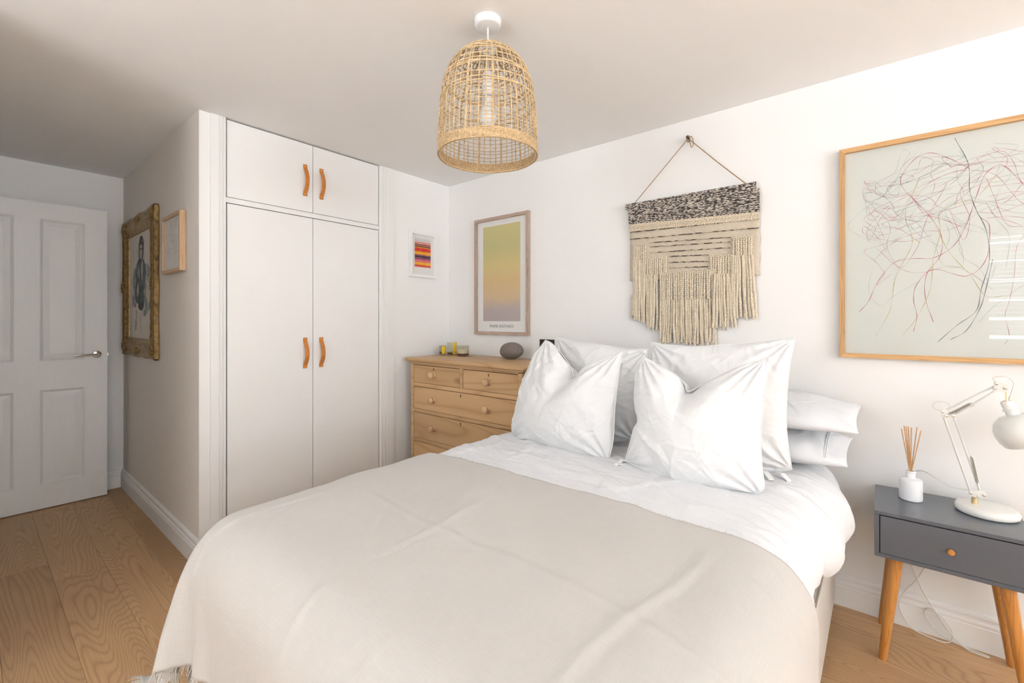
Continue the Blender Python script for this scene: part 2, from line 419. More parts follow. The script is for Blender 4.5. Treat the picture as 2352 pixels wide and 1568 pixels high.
# ------------------------------------------------------------------ mesh helpers
class MB:
    def __init__(self):
        self.v = []; self.f = []; self.m = []
    def add(self, vs_, fs_, mi=0):
        o = len(self.v)
        self.v += [tuple(map(float, p)) for p in vs_]
        self.f += [tuple(i + o for i in f) for f in fs_]
        self.m += [mi] * len(fs_)
        return self
    def box(self, x0, x1, y0, y1, z0, z1, bev=0.0, mi=0, seg=1):
        if bev <= 0:
            vs_ = [(x0, y0, z0), (x1, y0, z0), (x1, y1, z0), (x0, y1, z0), (x0, y0, z1), (x1, y0, z1), (x1, y1, z1), (x0, y1, z1)]
            fs_ = [(3, 2, 1, 0), (4, 5, 6, 7), (0, 1, 5, 4), (1, 2, 6, 5), (2, 3, 7, 6), (3, 0, 4, 7)]
            return self.add(vs_, fs_, mi)
        bm = bmesh.new()
        bmesh.ops.create_cube(bm, size=1)
        for v in bm.verts:
            v.co = Vector(((x0 + x1) / 2 + v.co.x * (x1 - x0), (y0 + y1) / 2 + v.co.y * (y1 - y0), (z0 + z1) / 2 + v.co.z * (z1 - z0)))
        bmesh.ops.bevel(bm, geom=bm.edges[:], offset=bev, segments=seg, affect='EDGES', profile=0.5)
        bm.verts.index_update()
        self.add([v.co for v in bm.verts], [[v.index for v in f.verts] for f in bm.faces], mi)
        bm.free()
        return self
    def tube(self, pts, r, n=8, caps=True, mi=0, closed=False):
        pts = [Vector(p) for p in pts]
        k = len(pts)
        rs = r if hasattr(r, '__len__') else [r] * k
        up = None; rings = []
        for i, p in enumerate(pts):
            a = pts[(i - 1) % k] if (closed or i > 0) else p
            b = pts[(i + 1) % k] if (closed or i < k - 1) else p
            t = (b - a)
            if t.length < 1e-9:
                t = Vector((0, 0, 1))
            t.normalize()
            if up is None:
                up = Vector((0, 0, 1)) if abs(t.z) < 0.9 else Vector((1, 0, 0))
            u = (up - t * up.dot(t))
            if u.length < 1e-6:
                u = t.orthogonal()
            u.normalize(); up = u
            w = t.cross(u)
            rings.append([p + (u * math.cos(2 * PI * j / n) + w * math.sin(2 * PI * j / n)) * rs[i] for j in range(n)])
        vs_ = [q for ring in rings for q in ring]
        fs_ = []
        for i in range(k if closed else k - 1):
            i2 = (i + 1) % k
            for j in range(n):
                fs_.append((i * n + j, i * n + (j + 1) % n, i2 * n + (j + 1) % n, i2 * n + j))
        if caps and not closed:
            fs_.append(tuple(range(n - 1, -1, -1)))
            fs_.append(tuple((k - 1) * n + j for j in range(n)))
        return self.add(vs_, fs_, mi)
    def lathe(self, prof, origin=(0, 0, 0), axis='Z', n=24, mi=0, sx=1, sy=1, rot=None):
        """prof: list of (radius, height)"""
        vs_ = []; fs_ = []
        for (r, h) in prof:
            for j in range(n):
                a = 2 * PI * j / n
                p = Vector((r * math.cos(a) * sx, r * math.sin(a) * sy, h))
                if axis == 'Y':
                    p = Vector((p.x, p.z, p.y))
                elif axis == 'X':
                    p = Vector((p.z, p.x, p.y))
                if rot is not None:
                    p = rot @ p
                vs_.append(p + Vector(origin))
        k = len(prof)
        for i in range(k - 1):
            for j in range(n):
                fs_.append((i * n + j, i * n + (j + 1) % n, (i + 1) * n + (j + 1) % n, (i + 1) * n + j))
        if prof[0][0] > 1e-6:
            fs_.append(tuple(range(n - 1, -1, -1)))
        if prof[-1][0] > 1e-6:
            fs_.append(tuple((k - 1) * n + j for j in range(n)))
        return self.add(vs_, fs_, mi)
    def extrude_poly(self, poly, fn, d0, d1, mi=0):
        """poly: 2D outline, fn(a, b, d) -> 3D"""
        n = len(poly)
        vs_ = [fn(a, b, d0) for a, b in poly] + [fn(a, b, d1) for a, b in poly]
        fs_ = [tuple(range(n)), tuple(range(2 * n - 1, n - 1, -1))]
        fs_ += [(i, i + n, (i + 1) % n + n, (i + 1) % n) for i in range(n)]
        return self.add(vs_, fs_, mi)
    def sweep(self, prof, path, mi=0, closed_prof=True):
        """prof: list of (offset vector) given per path point by a function: prof(i) -> list of Vectors"""
        k = len(path); n = len(prof(0))
        vs_ = []
        for i in range(k):
            vs_ += [Vector(path[i]) + o for o in prof(i)]
        fs_ = []
        for i in range(k - 1):
            for j in range(n if closed_prof else n - 1):
                fs_.append((i * n + j, i * n + (j + 1) % n, (i + 1) * n + (j + 1) % n, (i + 1) * n + j))
        fs_.append(tuple(range(n - 1, -1, -1)))
        fs_.append(tuple((k - 1) * n + j for j in range(n)))
        return self.add(vs_, fs_, mi)
    def mesh(self, name, mats, smooth=False, angle=None):
        me = bpy.data.meshes.new(name)
        me.from_pydata(self.v, [], self.f)
        bm = bmesh.new(); bm.from_mesh(me)
        bmesh.ops.recalc_face_normals(bm, faces=bm.faces[:])
        bm.to_mesh(me); bm.free()
        for m in (mats if isinstance(mats, (list, tuple)) else [mats]):
            me.materials.append(MAT[m] if isinstance(m, str) else m)
        if any(self.m):
            me.polygons.foreach_set('material_index', self.m)
        if smooth:
            me.polygons.foreach_set('use_smooth', [True] * len(me.polygons))
            if angle:
                me.set_sharp_from_angle(angle=math.radians(angle))
        return me
    def build(self, name, mats, parent=None, smooth=False, angle=40, loc=None, rot=None):
        return link(name, self.mesh(name, mats, smooth, angle), parent, loc, rot)

def link(name, data, parent=None, loc=None, rot=None):
    o = bpy.data.objects.new(name, data)
    COL.objects.link(o)
    if rot is not None:
        o.rotation_euler = rot
    if parent is not None:
        o.parent = parent
        # parts are modelled in world coordinates, their things stand at their own base
        pw = world_loc(parent)
        o.location = Vector(loc if loc is not None else (0, 0, 0)) - pw
    elif loc is not None:
        o.location = loc
    return o

def world_loc(o):
    v = Vector(o.location)
    while o.parent is not None:
        o = o.parent
        v = v + Vector(o.location)
    return v

def tag(o, label=None, cat=None, group=None, kind=None):
    if label: o['label'] = label
    if cat: o['category'] = cat
    if group: o['group'] = group
    if kind: o['kind'] = kind
    return o

def thing(name, loc, label, cat, group=None, kind=None):
    o = bpy.data.objects.new(name, None)
    o.empty_display_size = 0.05
    o.location = loc
    COL.objects.link(o)
    return tag(o, label, cat, group, kind)

def spline(pts, n=8, closed=False):
    """Catmull-Rom through the points"""
    P = [np.array(p, float) for p in pts]
    k = len(P); out = []
    for i in range(k if closed else k - 1):
        if closed:
            p0, p1, p2, p3 = P[(i - 1) % k], P[i], P[(i + 1) % k], P[(i + 2) % k]
        else:
            p1, p2 = P[i], P[i + 1]
            p0 = P[i - 1] if i > 0 else 2 * p1 - p2
            p3 = P[i + 2] if i + 2 < k else 2 * p2 - p1
        for t in np.arange(n) / n:
            out.append(0.5 * ((2 * p1) + (-p0 + p2) * t + (2 * p0 - 5 * p1 + 4 * p2 - p3) * t * t + (-p0 + 3 * p1 - 3 * p2 + p3) * t ** 3))
    if not closed:
        out.append(P[-1])
    return out

def resample(pts, n):
    P = np.array(pts, float)
    d = np.r_[0, np.cumsum(np.linalg.norm(np.diff(P, axis=0), axis=1))]
    t = np.linspace(0, d[-1], n)
    return np.stack([np.interp(t, d, P[:, i]) for i in range(P.shape[1])], 1)

def waves(x, y, seed, n=14, lo=3, hi=18, stretch=1.0, ang=None, spread=PI):
    r = np.random.RandomState(seed)
    out = np.zeros_like(x)
    for i in range(n):
        k = lo * (hi / lo) ** (i / max(1, n - 1))
        a = r.uniform(0, PI) if ang is None else ang + r.uniform(-spread, spread)
        p = r.uniform(0, 6.28); q = r.uniform(0, 6.28)
        wob = 0.6 * np.sin(k * 0.35 * (x * math.sin(a) - y * math.cos(a)) + q)
        out += np.sin(k * (x * math.cos(a) + y * math.sin(a)) + p + wob) / k ** 0.8
    return out * lo ** 0.8 / 3.0

def ridges(x, y, seed, n=8, lo=10, hi=40, ang=None, spread=PI, sharp=5):
    """short soft creases: sparse ridged lines that fade in and out"""
    r = np.random.RandomState(seed)
    out = np.zeros_like(x)
    for i in range(n):
        k = r.uniform(lo, hi)
        a = r.uniform(0, PI) if ang is None else ang + r.uniform(-spread, spread)
        u_ = x * math.cos(a) + y * math.sin(a); v_ = -x * math.sin(a) + y * math.cos(a)
        ph = k * u_ + r.uniform(0, 6.28) + 1.4 * np.sin(v_ * k * 0.22 + r.uniform(0, 6.28)) + 0.5 * np.sin(v_ * k * 0.6 + r.uniform(0, 6.28))
        line = (1 - np.abs(np.sin(ph / 2))) ** sharp
        mask = np.clip(np.sin(v_ * k * 0.30 + r.uniform(0, 6.28)) * np.sin(u_ * k * 0.17 + r.uniform(0, 6.28)) * 1.6, 0, 1)
        out += line * mask * (lo / k) ** 0.7 * r.choice([1, 1, -0.8])
    return out

def grid_obj(name, P, mat, parent=None, uv_scale=(1, 1), subsurf=0, solid=0.0, loc=None, close=None):
    """P: (n, m, 3) array of points -> one smooth sheet"""
    n, m = P.shape[:2]
    vs_ = P.reshape(-1, 3)
    idx = np.arange(n * m).reshape(n, m)
    f = np.stack([idx[:-1, :-1], idx[1:, :-1], idx[1:, 1:], idx[:-1, 1:]], -1).reshape(-1, 4)
    me = bpy.data.meshes.new(name)
    me.from_pydata(vs_.tolist(), [], f.tolist())
    uv = me.uv_layers.new(name='UVMap')
    U, V = np.meshgrid(np.linspace(0, uv_scale[0], n), np.linspace(0, uv_scale[1], m), indexing='ij')
    uvs = np.stack([U, V], -1).reshape(-1, 2)[f.reshape(-1)]
    uv.data.foreach_set('uv', uvs.reshape(-1).astype(np.float32))
    me.materials.append(MAT[mat])
    me.polygons.foreach_set('use_smooth', [True] * len(me.polygons))
    o = link(name, me, parent, loc)
    if solid:
        s = o.modifiers.new('thickness', 'SOLIDIFY'); s.thickness = solid; s.offset = -1
    if subsurf:
        s = o.modifiers.new('smooth', 'SUBSURF'); s.levels = subsurf; s.render_levels = subsurf
    return o

# ================================================================== STRUCTURE
def struct(name, mb, mat, label, cat, smooth=False):
    o = mb.build(name, mat, None, smooth)
    return tag(o, label, cat, kind='structure')

# floor: subfloor + one board per plank
fl = MB(); fl.box(XB - 0.3, XR + 0.3, YB - 0.3, 0.3, -0.12, -0.018)
floor = struct('floor', fl, 'gap', 'oiled oak plank floor running under the bed and out to the door', 'floor')
rows = []
y = -1.77 + 0.18 * 10
while y > YB:
    rows.append(y); y -= 0.18
fixed = {-1.77: -0.97, -1.95: -0.37, -2.13: -0.61}
PL = 1.86
for i, yt in enumerate(rows):
    key = round(yt, 2)
    off = fixed.get(key, (i * 0.73) % PL)
    x = off
    while x > XB:
        x -= PL
    yb = max(yt - 0.18, YB)
    y1 = min(yt, 0.0)
    while x < XR:
        x0 = max(x, XB); x1 = min(x + PL, XR)
        if x1 - x0 > 0.02 and y1 - yb > 0.02 and not (x1 < 0.0 and yb > YA) and not (x1 < XH and y1 < YH):
            b = MB(); b.box(x0 + 0.0003, x1 - 0.0003, yb + 0.0003, y1 - 0.0003, -0.018, 0.0, bev=0.0008)
            c = ((x0 + x1) / 2, (yb + y1) / 2, 0)
            b.v = [(p[0] - c[0], p[1] - c[1], p[2]) for p in b.v]
            b.build('plank', 'floor', floor, loc=c)
        x += PL

cl = MB(); cl.box(XB - 0.2, XR + 0.2, YB - 0.2, 0.2, H, H + 0.12)
struct('ceiling', cl, 'ceiling', 'flat off-white painted ceiling above the bed', 'ceiling')
w = MB(); w.box(XB - 0.2, XR + 0.2, 0.0, 0.15, -0.1, H)
struct('wall_head', w, 'wall', 'plain white wall behind the bed with the woven hanging', 'wall')
w = MB(); w.box(-0.12, 0.0, -0.512, 0.0, -0.1, H); 
struct('wall_corner', w, 'wall', 'short white wall between wardrobe and corner with the small striped print', 'wall')
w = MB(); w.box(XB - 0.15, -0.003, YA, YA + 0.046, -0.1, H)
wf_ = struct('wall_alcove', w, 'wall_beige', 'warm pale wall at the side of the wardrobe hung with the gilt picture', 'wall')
w = MB(); w.box(XB - 0.15, XB, YH - 0.12, YA, -0.1, H)
struct('wall_hall', w, 'wall', 'narrow white wall seen behind the open panelled door', 'wall')
# wall behind the camera with its window and the added one
w = MB()
w.box(XH, WIN_FILL[0], YB - 0.2, YB, -0.1, H); w.box(WIN_FILL[1], WIN[0], YB - 0.2, YB, -0.1, H); w.box(WIN[1], XR + 0.2, YB - 0.2, YB, -0.1, H)
for W_ in (WIN, WIN_FILL):
    w.box(W_[0], W_[1], YB - 0.2, YB, -0.1, W_[2]); w.box(W_[0], W_[1], YB - 0.2, YB, W_[3], H)
struct('wall_back', w, 'wall', 'white wall behind the viewpoint with a window and an added fill window', 'wall')
w = MB(); w.box(XB - 0.15, XH, YH - 0.12, YH, -0.1, H); w.box(XH - 0.12, XH, YB - 0.2, YH - 0.12, -0.1, H)
struct('wall_passage', w, 'wall', 'white wall facing the alcove beside the open door, outside the picture', 'wall')
w = MB()
w.box(XR, XR + 0.2, YB, WIN2[0], -0.1, H); w.box(XR, XR + 0.2, WIN2[1], 0, -0.1, H)
w.box(XR, XR + 0.2, WIN2[0], WIN2[1], -0.1, WIN2[2]); w.box(XR, XR + 0.2, WIN2[0], WIN2[1], WIN2[3], H)
struct('wall_right', w, 'wall', 'white wall to the right of the bed, outside the picture', 'wall')

# skirting boards
def skirt(name, path, nrm, label):
    """path: two points on the wall foot; nrm: direction into the room"""
    prof = [(0.0, 0.0), (0.018, 0.0), (0.018, 0.083), (0.0155, 0.087), (0.0165, 0.092), (0.016, 0.098), (0.011, 0.104), (0.0105, 0.112), (0.0125, 0.117), (0.0115, 0.124), (0.006, 0.130), (0.0, 0.131)]
    nv = Vector(nrm)
    mb = MB()
    mb.sweep(lambda i: [nv * a + Vector((0, 0, b)) for a, b in prof], path)
    o = mb.build(name, 'gloss_white', None)
    return tag(o, label, 'skirting board', kind='structure')
skirt('baseboard_head', [(1.0, 0, 0), (XR, 0, 0)], (0, -1, 0), 'scuffed white moulded skirting board behind the bedside table')
skirt('baseboard_alcove', [(XB + 0.0, YA, 0), (0.0, YA, 0)], (0, -1, 0), 'white moulded skirting board under the gilt picture')
skirt('baseboard_hall', [(XB, YA - 0.018, 0), (XB, YH, 0)], (1, 0, 0), 'short white skirting board beside the door edge')

# windows with blinds
def window(name, wb, horizontal, label):
    root = thing(name, (0, 0, 0), label, 'window', kind='structure')
    a0, a1, z0, z1 = wb
    def bx(mb, p0, p1, d0, d1, q0, q1):
        if horizontal: mb.box(p0, p1, YB - d1, YB - d0, q0, q1)
        else: mb.box(XR + d0, XR + d1, p0, p1, q0, q1)
    f = MB()
    bx(f, a0, a0 + 0.05, 0.08, 0.14, z0, z1); bx(f, a1 - 0.05, a1, 0.08, 0.14, z0, z1)
    bx(f, a0 + 0.05, a1 - 0.05, 0.08, 0.14, z0, z0 + 0.05); bx(f, a0 + 0.05, a1 - 0.05, 0.08, 0.14, z1 - 0.05, z1)
    m = (a0 + a1) / 2
    bx(f, m - 0.025, m + 0.025, 0.08, 0.14, z0 + 0.05, z1 - 0.05)
    f.build('frame', 'gloss_white', root)
    s = MB(); bx(s, a0 - 0.04, a1 + 0.04, -0.06, 0.08, z0 - 0.03, z0)
    s.build('sill', 'gloss_white', root)
    return root
window('window_1', WIN, True, 'white framed window behind the viewpoint')
window('added_window', WIN_FILL, True, 'added white framed window behind the viewpoint, for fill light')
window('window_2', WIN2, False, 'white framed window in the right wall')
bl = thing('venetian_blind', (3.75, YB, WIN[3]), 'white slatted blind hanging in the window behind the viewpoint', 'blind')
hb = MB(); hb.box(WIN[0] + 0.01, WIN[1] - 0.01, YB - 0.065, YB - 0.005, WIN[3] - 0.05, WIN[3] - 0.002)
hb.build('head_rail', 'plastic_white', bl)
sm = MB(); sm.box(-(WIN[1] - WIN[0]) / 2 + 0.015, (WIN[1] - WIN[0]) / 2 - 0.015, -0.024, 0.024, -0.0012, 0.0012)
sme = sm.mesh('slat', 'plastic_white')
z = WIN[2] + 0.03
while z < WIN[3] - 0.07:
    link('slat', sme, bl, loc=((WIN[0] + WIN[1]) / 2, YB - 0.035, z), rot=(0.22, 0, 0))
    z += 0.046

# ------------------------------------------------------------------ panelled door
DX = -1.56
door = thing('door_1', (DX, -1.77, 0), 'white four-panel door standing open with a chrome lever handle', 'door', kind='structure')
dy1, dy0 = -1.768, -2.53
DZ0, DZ1 = 0.006, 1.976
pan_y = [(-2.095, -1.882), (-2.416, -2.203)]
pan_z = [(0.955, 1.872), (0.160, 0.770)]
mb = MB()
x0, x1 = DX - 0.036, DX
ycuts = [dy0, pan_y[1][0], pan_y[1][1], pan_y[0][0], pan_y[0][1], dy1]
zc = [DZ0, pan_z[1][0], pan_z[1][1], pan_z[0][0], pan_z[0][1], DZ1]
mb.box(x0, x1, ycuts[0], ycuts[1], DZ0, DZ1); mb.box(x0, x1, ycuts[2], ycuts[3], DZ0, DZ1); mb.box(x0, x1, ycuts[4], ycuts[5], DZ0, DZ1)
for (a, b) in ((ycuts[1], ycuts[2]), (ycuts[3], ycuts[4])):
    mb.box(x0, x1, a, b, zc[0], zc[1]); mb.box(x0, x1, a, b, zc[2], zc[3]); mb.box(x0, x1, a, b, zc[4], zc[5])
mb.build('stiles_and_rails', 'door_paint', door)
for (a, b) in pan_y:
    for (c, d) in pan_z:
        p = MB()
        # moulding steps down into the recess, then the fielded panel rises again
        rings = [(0.0, 0.0), (0.004, 0.002), (0.010, -0.003), (0.016, -0.010), (0.020, -0.011), (0.045, -0.005), (0.047, -0.0045)]
        vs_ = []; fs_ = []
        for (ins, dx) in rings:
            vs_ += [(DX + dx, a + ins, c + ins), (DX + dx, b - ins, c + ins), (DX + dx, b - ins, d - ins), (DX + dx, a + ins, d - ins)]
        for i in range(len(rings) - 1):
            for j in range(4):
                fs_.append((i * 4 + j, i * 4 + (j + 1) % 4, (i + 1) * 4 + (j + 1) % 4, (i + 1) * 4 + j))
        k = len(rings) * 4
        fs_.append((k - 4, k - 3, k - 2, k - 1))
        vs_ += [(DX - 0.03, a, c), (DX - 0.03, b, c), (DX - 0.03, b, d), (DX - 0.03, a, d)]
        for j in range(4):
            fs_.append((j, (j + 1) % 4, k + (j + 1) % 4, k + j))
        fs_.append((k + 3, k + 2, k + 1, k))
        p.add(vs_, fs_)
        p.build('panel', 'door_paint', door)
hz, hy = 0.985, -1.823
mb = MB(); mb.lathe([(0.0, 0.011), (0.020, 0.0105), (0.0245, 0.008), (0.0255, 0.0), (0.0255, -0.002)], (DX, hy, hz), 'X', 32)
rose_o = mb.build('handle_rose', 'chrome', door, True)
mb = MB(); mb.tube([(DX + 0.008, hy, hz), (DX + 0.045, hy, hz), (DX + 0.052, hy - 0.004, hz), (DX + 0.054, hy - 0.015, hz), (DX + 0.054, hy - 0.115, hz)], 0.0085, 16)
mb.build('lever_handle', 'chrome', door, True)
mb = MB(); mb.box(DX - 0.03, DX - 0.006, dy1 - 0.001, dy1 + 0.0012, 0.90, 1.06); mb.box(DX - 0.024, DX - 0.010, dy1, dy1 + 0.008, 0.972, 0.992)
mb.build('latch_plate', 'steel', door)

# ------------------------------------------------------------------ built-in wardrobe
WY0, WY1, WM = -1.538, -0.630, -1.082
wr = thing('built_in_wardrobe', (0, -1.08, 0), 'white built-in wardrobe with four plain doors and tan leather pulls', 'wardrobe')
mb = MB()
mb.box(-0.58, -0.022, YA + 0.048, -0.515, 0.0, H - 0.002)           # carcass behind the doors
mb.build('carcass', 'gap', wr)
mb = MB(); mb.box(-0.03, -0.002, WY0 - 0.001, WY1 + 0.001, 1.826, 1.853)
mb.build('middle_rail', 'wardrobe', wr)
mb = MB(); mb.box(-0.03, -0.006, WY0, WY1, 0.0, 0.07)
mb.build('plinth', 'wardrobe', wr)
def pilaster(ya, yb, name='fluted_upright'):
    prof = [(0.0, -0.02), (0.0, 0.004), (0.006, 0.008), (0.012, 0.009), (0.52, 0.009), (0.56, 0.005), (0.60, 0.005), (0.62, 0.011), (0.70, 0.011), (0.72, 0.005), (0.78, 0.005), (0.80, 0.010), (0.9, 0.010), (0.92, 0.002), (1.0, 0.002), (1.0, -0.02)]
    mb = MB()
    poly = [(ya + t * (yb - ya), d) for t, d in prof]
    mb.extrude_poly(poly, lambda a, b, z: (b, a, z), 0.0, H - 0.001)
    mb.build(name, 'wardrobe', wr)
pilaster(-1.6115, WY0 - 0.002)
mb = MB(); mb.box(-0.0028, 0.0, YA + 0.0003, YA + 0.0462, 0.0, H - 0.001); mb.build('end_panel', 'wardrobe', wr)
pilaster(-0.513, WY1 + 0.002)
def leather_pull(yc, z0, z1, parent):
    n = 22
    out = MB()
    hw = 0.0115; th = 0.0028
    ys = []
    zs = np.linspace(z0, z1, n)
    path = []
    for i, z in enumerate(zs):
        t = i / (n - 1)
        if t < 0.12 or t > 0.88:
            d = 0.003
        else:
            s = (t - 0.12) / 0.76
            d = 0.003 + 0.030 * math.sin(PI * min(1, max(0, s))) ** 0.75 * (1.08 - 0.25 * s)
        path.append((0.001 + d, z))
    vs_ = []; fs_ = []
    for i, (d, z) in enumerate(path):
        vs_ += [(d - th / 2, yc - hw, z), (d - th / 2, yc + hw, z), (d + th / 2, yc + hw, z), (d + th / 2, yc - hw, z)]
    for i in range(n - 1):
        for j in range(4):
            fs_.append((i * 4 + j, i * 4 + (j + 1) % 4, i * 4 + 4 + (j + 1) % 4, i * 4 + 4 + j))
    fs_ += [(3, 2, 1, 0), tuple((n - 1) * 4 + j for j in range(4))]
    out.add(vs_, fs_)
    for zz in (z0 + 0.011, z1 - 0.011):
        out.lathe([(0.0, 0.0075), (0.0028, 0.0068), (0.004, 0.0045), (0.004, 0.001)], (0, yc, zz), 'X', 14, mi=1)
    o = out.build('leather_handle', ['leather', 'rivet'], parent, True, 50)
    o['label'] = 'tan leather strap handle with copper rivets'
for (a, b, c, d, hy_, h0, h1) in ((WY0 + 0.0025, WM - 0.0015, 1.8555, H - 0.0075, -1.130, 1.945, 2.129), (WM + 0.0015, WY1 - 0.0025, 1.8555, H - 0.0075, -1.031, 1.945, 2.129),
                                  (WY0 + 0.0035, WM - 0.0015, 0.074, 1.8215, -1.130, 0.937, 1.116), (WM + 0.0015, WY1 - 0.0025, 0.074, 1.8215, -1.033, 0.937, 1.116)):
    mb = MB(); mb.box(-0.02, 0.0, a, b, c, d, bev=0.001)
    dr = mb.build('upper_door' if c > 1 else 'lower_door', 'wardrobe', wr)
    leather_pull(hy_, h0, h1, dr)

# ================================================================== CHEST OF DRAWERS
CX0, CX1, CF, CB = 0.10, 1.075, -0.44, -0.03
ch = thing('chest_of_drawers', (0.59, -0.24, 0), 'waxed pine chest of drawers with round wooden knobs in the corner', 'chest of drawers')
mb = MB()
mb.box(CX0, CX0 + 0.028, CF, CB, 0.06, 0.922); mb.box(CX1 - 0.028, CX1, CF, CB, 0.06, 0.922)      # sides
mb.box(CX0 + 0.028, CX1 - 0.028, CB - 0.012, CB, 0.06, 0.922)
mb.box(CX0 + 0.028, CX1 - 0.028, CF + 0.02, CB - 0.012, 0.06, 0.075)
mb.build('carcass', 'pine', ch)
rail = MB()
for (a, b) in ((0.917, 0.930), (0.770, 0.795), (0.595, 0.617), (0.397, 0.420), (0.165, 0.185)):
    r = MB(); r.box(CX0 + 0.028, CX1 - 0.028, CF, CF + 0.03, a, b, bev=0.001); r.build('rail', 'pine', ch)
r = MB(); r.box(0.582, 0.607, CF, CF + 0.03, 0.795, 0.917, bev=0.001); r.build('divider', 'pine', ch)
mb = MB()
mb.box(CX0 - 0.03, CX1 + 0.028, CF - 0.028, CB + 0.01, 0.940, 0.965, bev=0.007, seg=3)
mb.box(CX0 - 0.016, CX1 + 0.014, CF - 0.014, CB, 0.928, 0.941, bev=0.005, seg=2)
mb.build('top', 'pine', ch, True, 35)
mb = MB(); mb.box(CX0 - 0.012, CX1 + 0.012, CF - 0.012, CB, 0.045, 0.165, bev=0.004, seg=2)
mb.build('plinth', 'pine', ch)
for (px, py) in ((CX0 + 0.05, CF + 0.05), (CX1 - 0.05, CF + 0.05), (CX0 + 0.05, CB - 0.06), (CX1 - 0.05, CB - 0.06)):
    mb = MB(); mb.lathe([(0.022, 0.0), (0.033, 0.012), (0.036, 0.025), (0.03, 0.04), (0.026, 0.046)], (px, py, 0), 'Z', 18)
    mb.build('bun_foot', 'pine', ch, True)
kn = MB(); kn.lathe([(0.0, -0.042), (0.012, -0.0415), (0.019, -0.038), (0.0225, -0.030), (0.021, -0.023), (0.0150, -0.017), (0.0125, -0.012), (0.0165, -0.008), (0.0215, -0.005), (0.0215, 0.0), (0.0, 0.001)], (0, 0, 0), 'Y', 22)
knm = kn.mesh('knob', 'pine_knob', True, 60)
def drawer(xa, xb, za, zb, knobs, zk, keys):
    mb = MB(); mb.box(xa + 0.0025, xb - 0.0025, CF + 0.002, CF + 0.024, za + 0.0015, zb - 0.004, bev=0.0015)
    c = ((xa + xb) / 2, CF, (za + zb) / 2)
    mb.v = [(p[0] - c[0], p[1] - c[1], p[2] - c[2]) for p in mb.v]
    d = mb.build('drawer', 'pine', ch, loc=c)
    for kx in knobs:
        link('knob', knm, d, loc=(kx, CF + 0.002, zk))
    for kx in keys:
        k = MB(); k.lathe([(0.0035, 0.0), (0.0035, 0.002), (0.0, 0.002)], (kx, CF + 0.0005, zb - 0.018), 'Y', 10)
        k.box(kx - 0.0022, kx + 0.0022, CF + 0.0005, CF + 0.0025, zb - 0.031, zb - 0.018)
        k.build('keyhole', 'gap', d)
drawer(CX0 + 0.028, 0.582, 0.795, 0.917, [0.335], 0.856, [0.335])
drawer(0.607, CX1 - 0.028, 0.795, 0.917, [0.823], 0.853, [0.823])
drawer(CX0 + 0.028, CX1 - 0.028, 0.617, 0.770, [0.338, 0.818], 0.694, [0.588])
drawer(CX0 + 0.028, CX1 - 0.028, 0.420, 0.595, [0.338, 0.822], 0.508, [0.588])
drawer(CX0 + 0.028, CX1 - 0.028, 0.185, 0.397, [0.338, 0.822], 0.296, [0.588])

# candles and pebble on the chest
def candle(x, y, r, h, wax_h, label, yellow):
    z = 0.9655
    c = thing('candle_jar', (x, y, z), label, 'candle', 'glass candle jars on the chest')
    g = MB(); g.lathe([(0.0, 0.0), (r - 0.002, 0.0), (r, 0.003), (r, h), (r - 0.0022, h), (r - 0.0022, 0.006), (0.0, 0.006)], (x, y, z), 'Z', 28)
    g.build('glass_jar', 'jar_glass', c, True)
    d = MB(); d.lathe([(0.0, 0.0065), (r - 0.003, 0.0065), (r - 0.003, 0.018), (0.0, 0.018)], (x, y, z), 'Z', 24)
    d.build('amber_wax', 'wax_dark', c, True, 40)
    if wax_h:
        d = MB(); d.lathe([(r - 0.0032, 0.0185), (r - 0.0032, wax_h), (0.0, wax_h - 0.002)], (x, y, z), 'Z', 24)
        d.build('pale_wax', 'wax', c, True, 40)
    wk = MB(); wk.tube([(x, y, z + (wax_h or 0.018)), (x + 0.001, y, z + (wax_h or 0.018) + 0.012)], 0.0009, 6)
    wk.build('wick', 'gap', c)
    if yellow:
        a0, a1, q0, q1 = yellow
        l = MB(); n = 10; vs_ = []; fs_ = []
        for i in range(n + 1):
            a = a0 + (a1 - a0) * i / n
            for rr in (r + 0.0004, r + 0.0012):
                for q in (q0, q1):
                    vs_.append((x + rr * math.cos(a), y + rr * math.sin(a), z + q))
        for i in range(n):
            k = i * 4
            fs_ += [(k, k + 4, k + 5, k + 1), (k + 3, k + 7, k + 6, k + 2), (k + 1, k + 5, k + 7, k + 3), (k + 2, k + 6, k + 4, k)]
        fs_ += [(0, 1, 3, 2), (n * 4 + 2, n * 4 + 3, n * 4 + 1, n * 4)]
        l.add(vs_, fs_)
        l.build('yellow_label', 'label_yellow', c)
candle(0.100, -0.150, 0.0275, 0.066, 0, 'smallest glass candle jar at the left with a half-yellow label', (-0.95, 0.15, 0.008, 0.062))
candle(0.178, -0.130, 0.0365, 0.092, 0, 'tallest glass candle jar in the middle with a yellow label edge', (-0.55, 0.2, 0.006, 0.093))
candle(0.312, -0.150, 0.0445, 0.074, 0.045, 'wide glass candle jar at the right with pale wax', None)
peb = bmesh.new(); bmesh.ops.create_icosphere(peb, subdivisions=4, radius=1)
for v in peb.verts:
    d = v.co.normalized()
    k = 1 + 0.03 * math.sin(2.1 * d.x + 1) * math.cos(3 * d.y) + 0.02 * math.sin(4 * d.z + d.x * 3)
    v.co = Vector((d.x * 0.088 * k, d.y * 0.062 * k, d.z * 0.055 * k + 0.004 * d.x))
pm = bpy.data.meshes.new('pebble'); peb.to_mesh(pm); peb.free()
pm.materials.append(MAT['pebble']); pm.polygons.foreach_set('use_smooth', [True] * len(pm.polygons))
po = link('pebble', pm, None, (0.742, -0.128, 0.9655 + 0.0535))
tag(po, 'large smooth grey-brown pebble resting on the pine chest', 'stone')

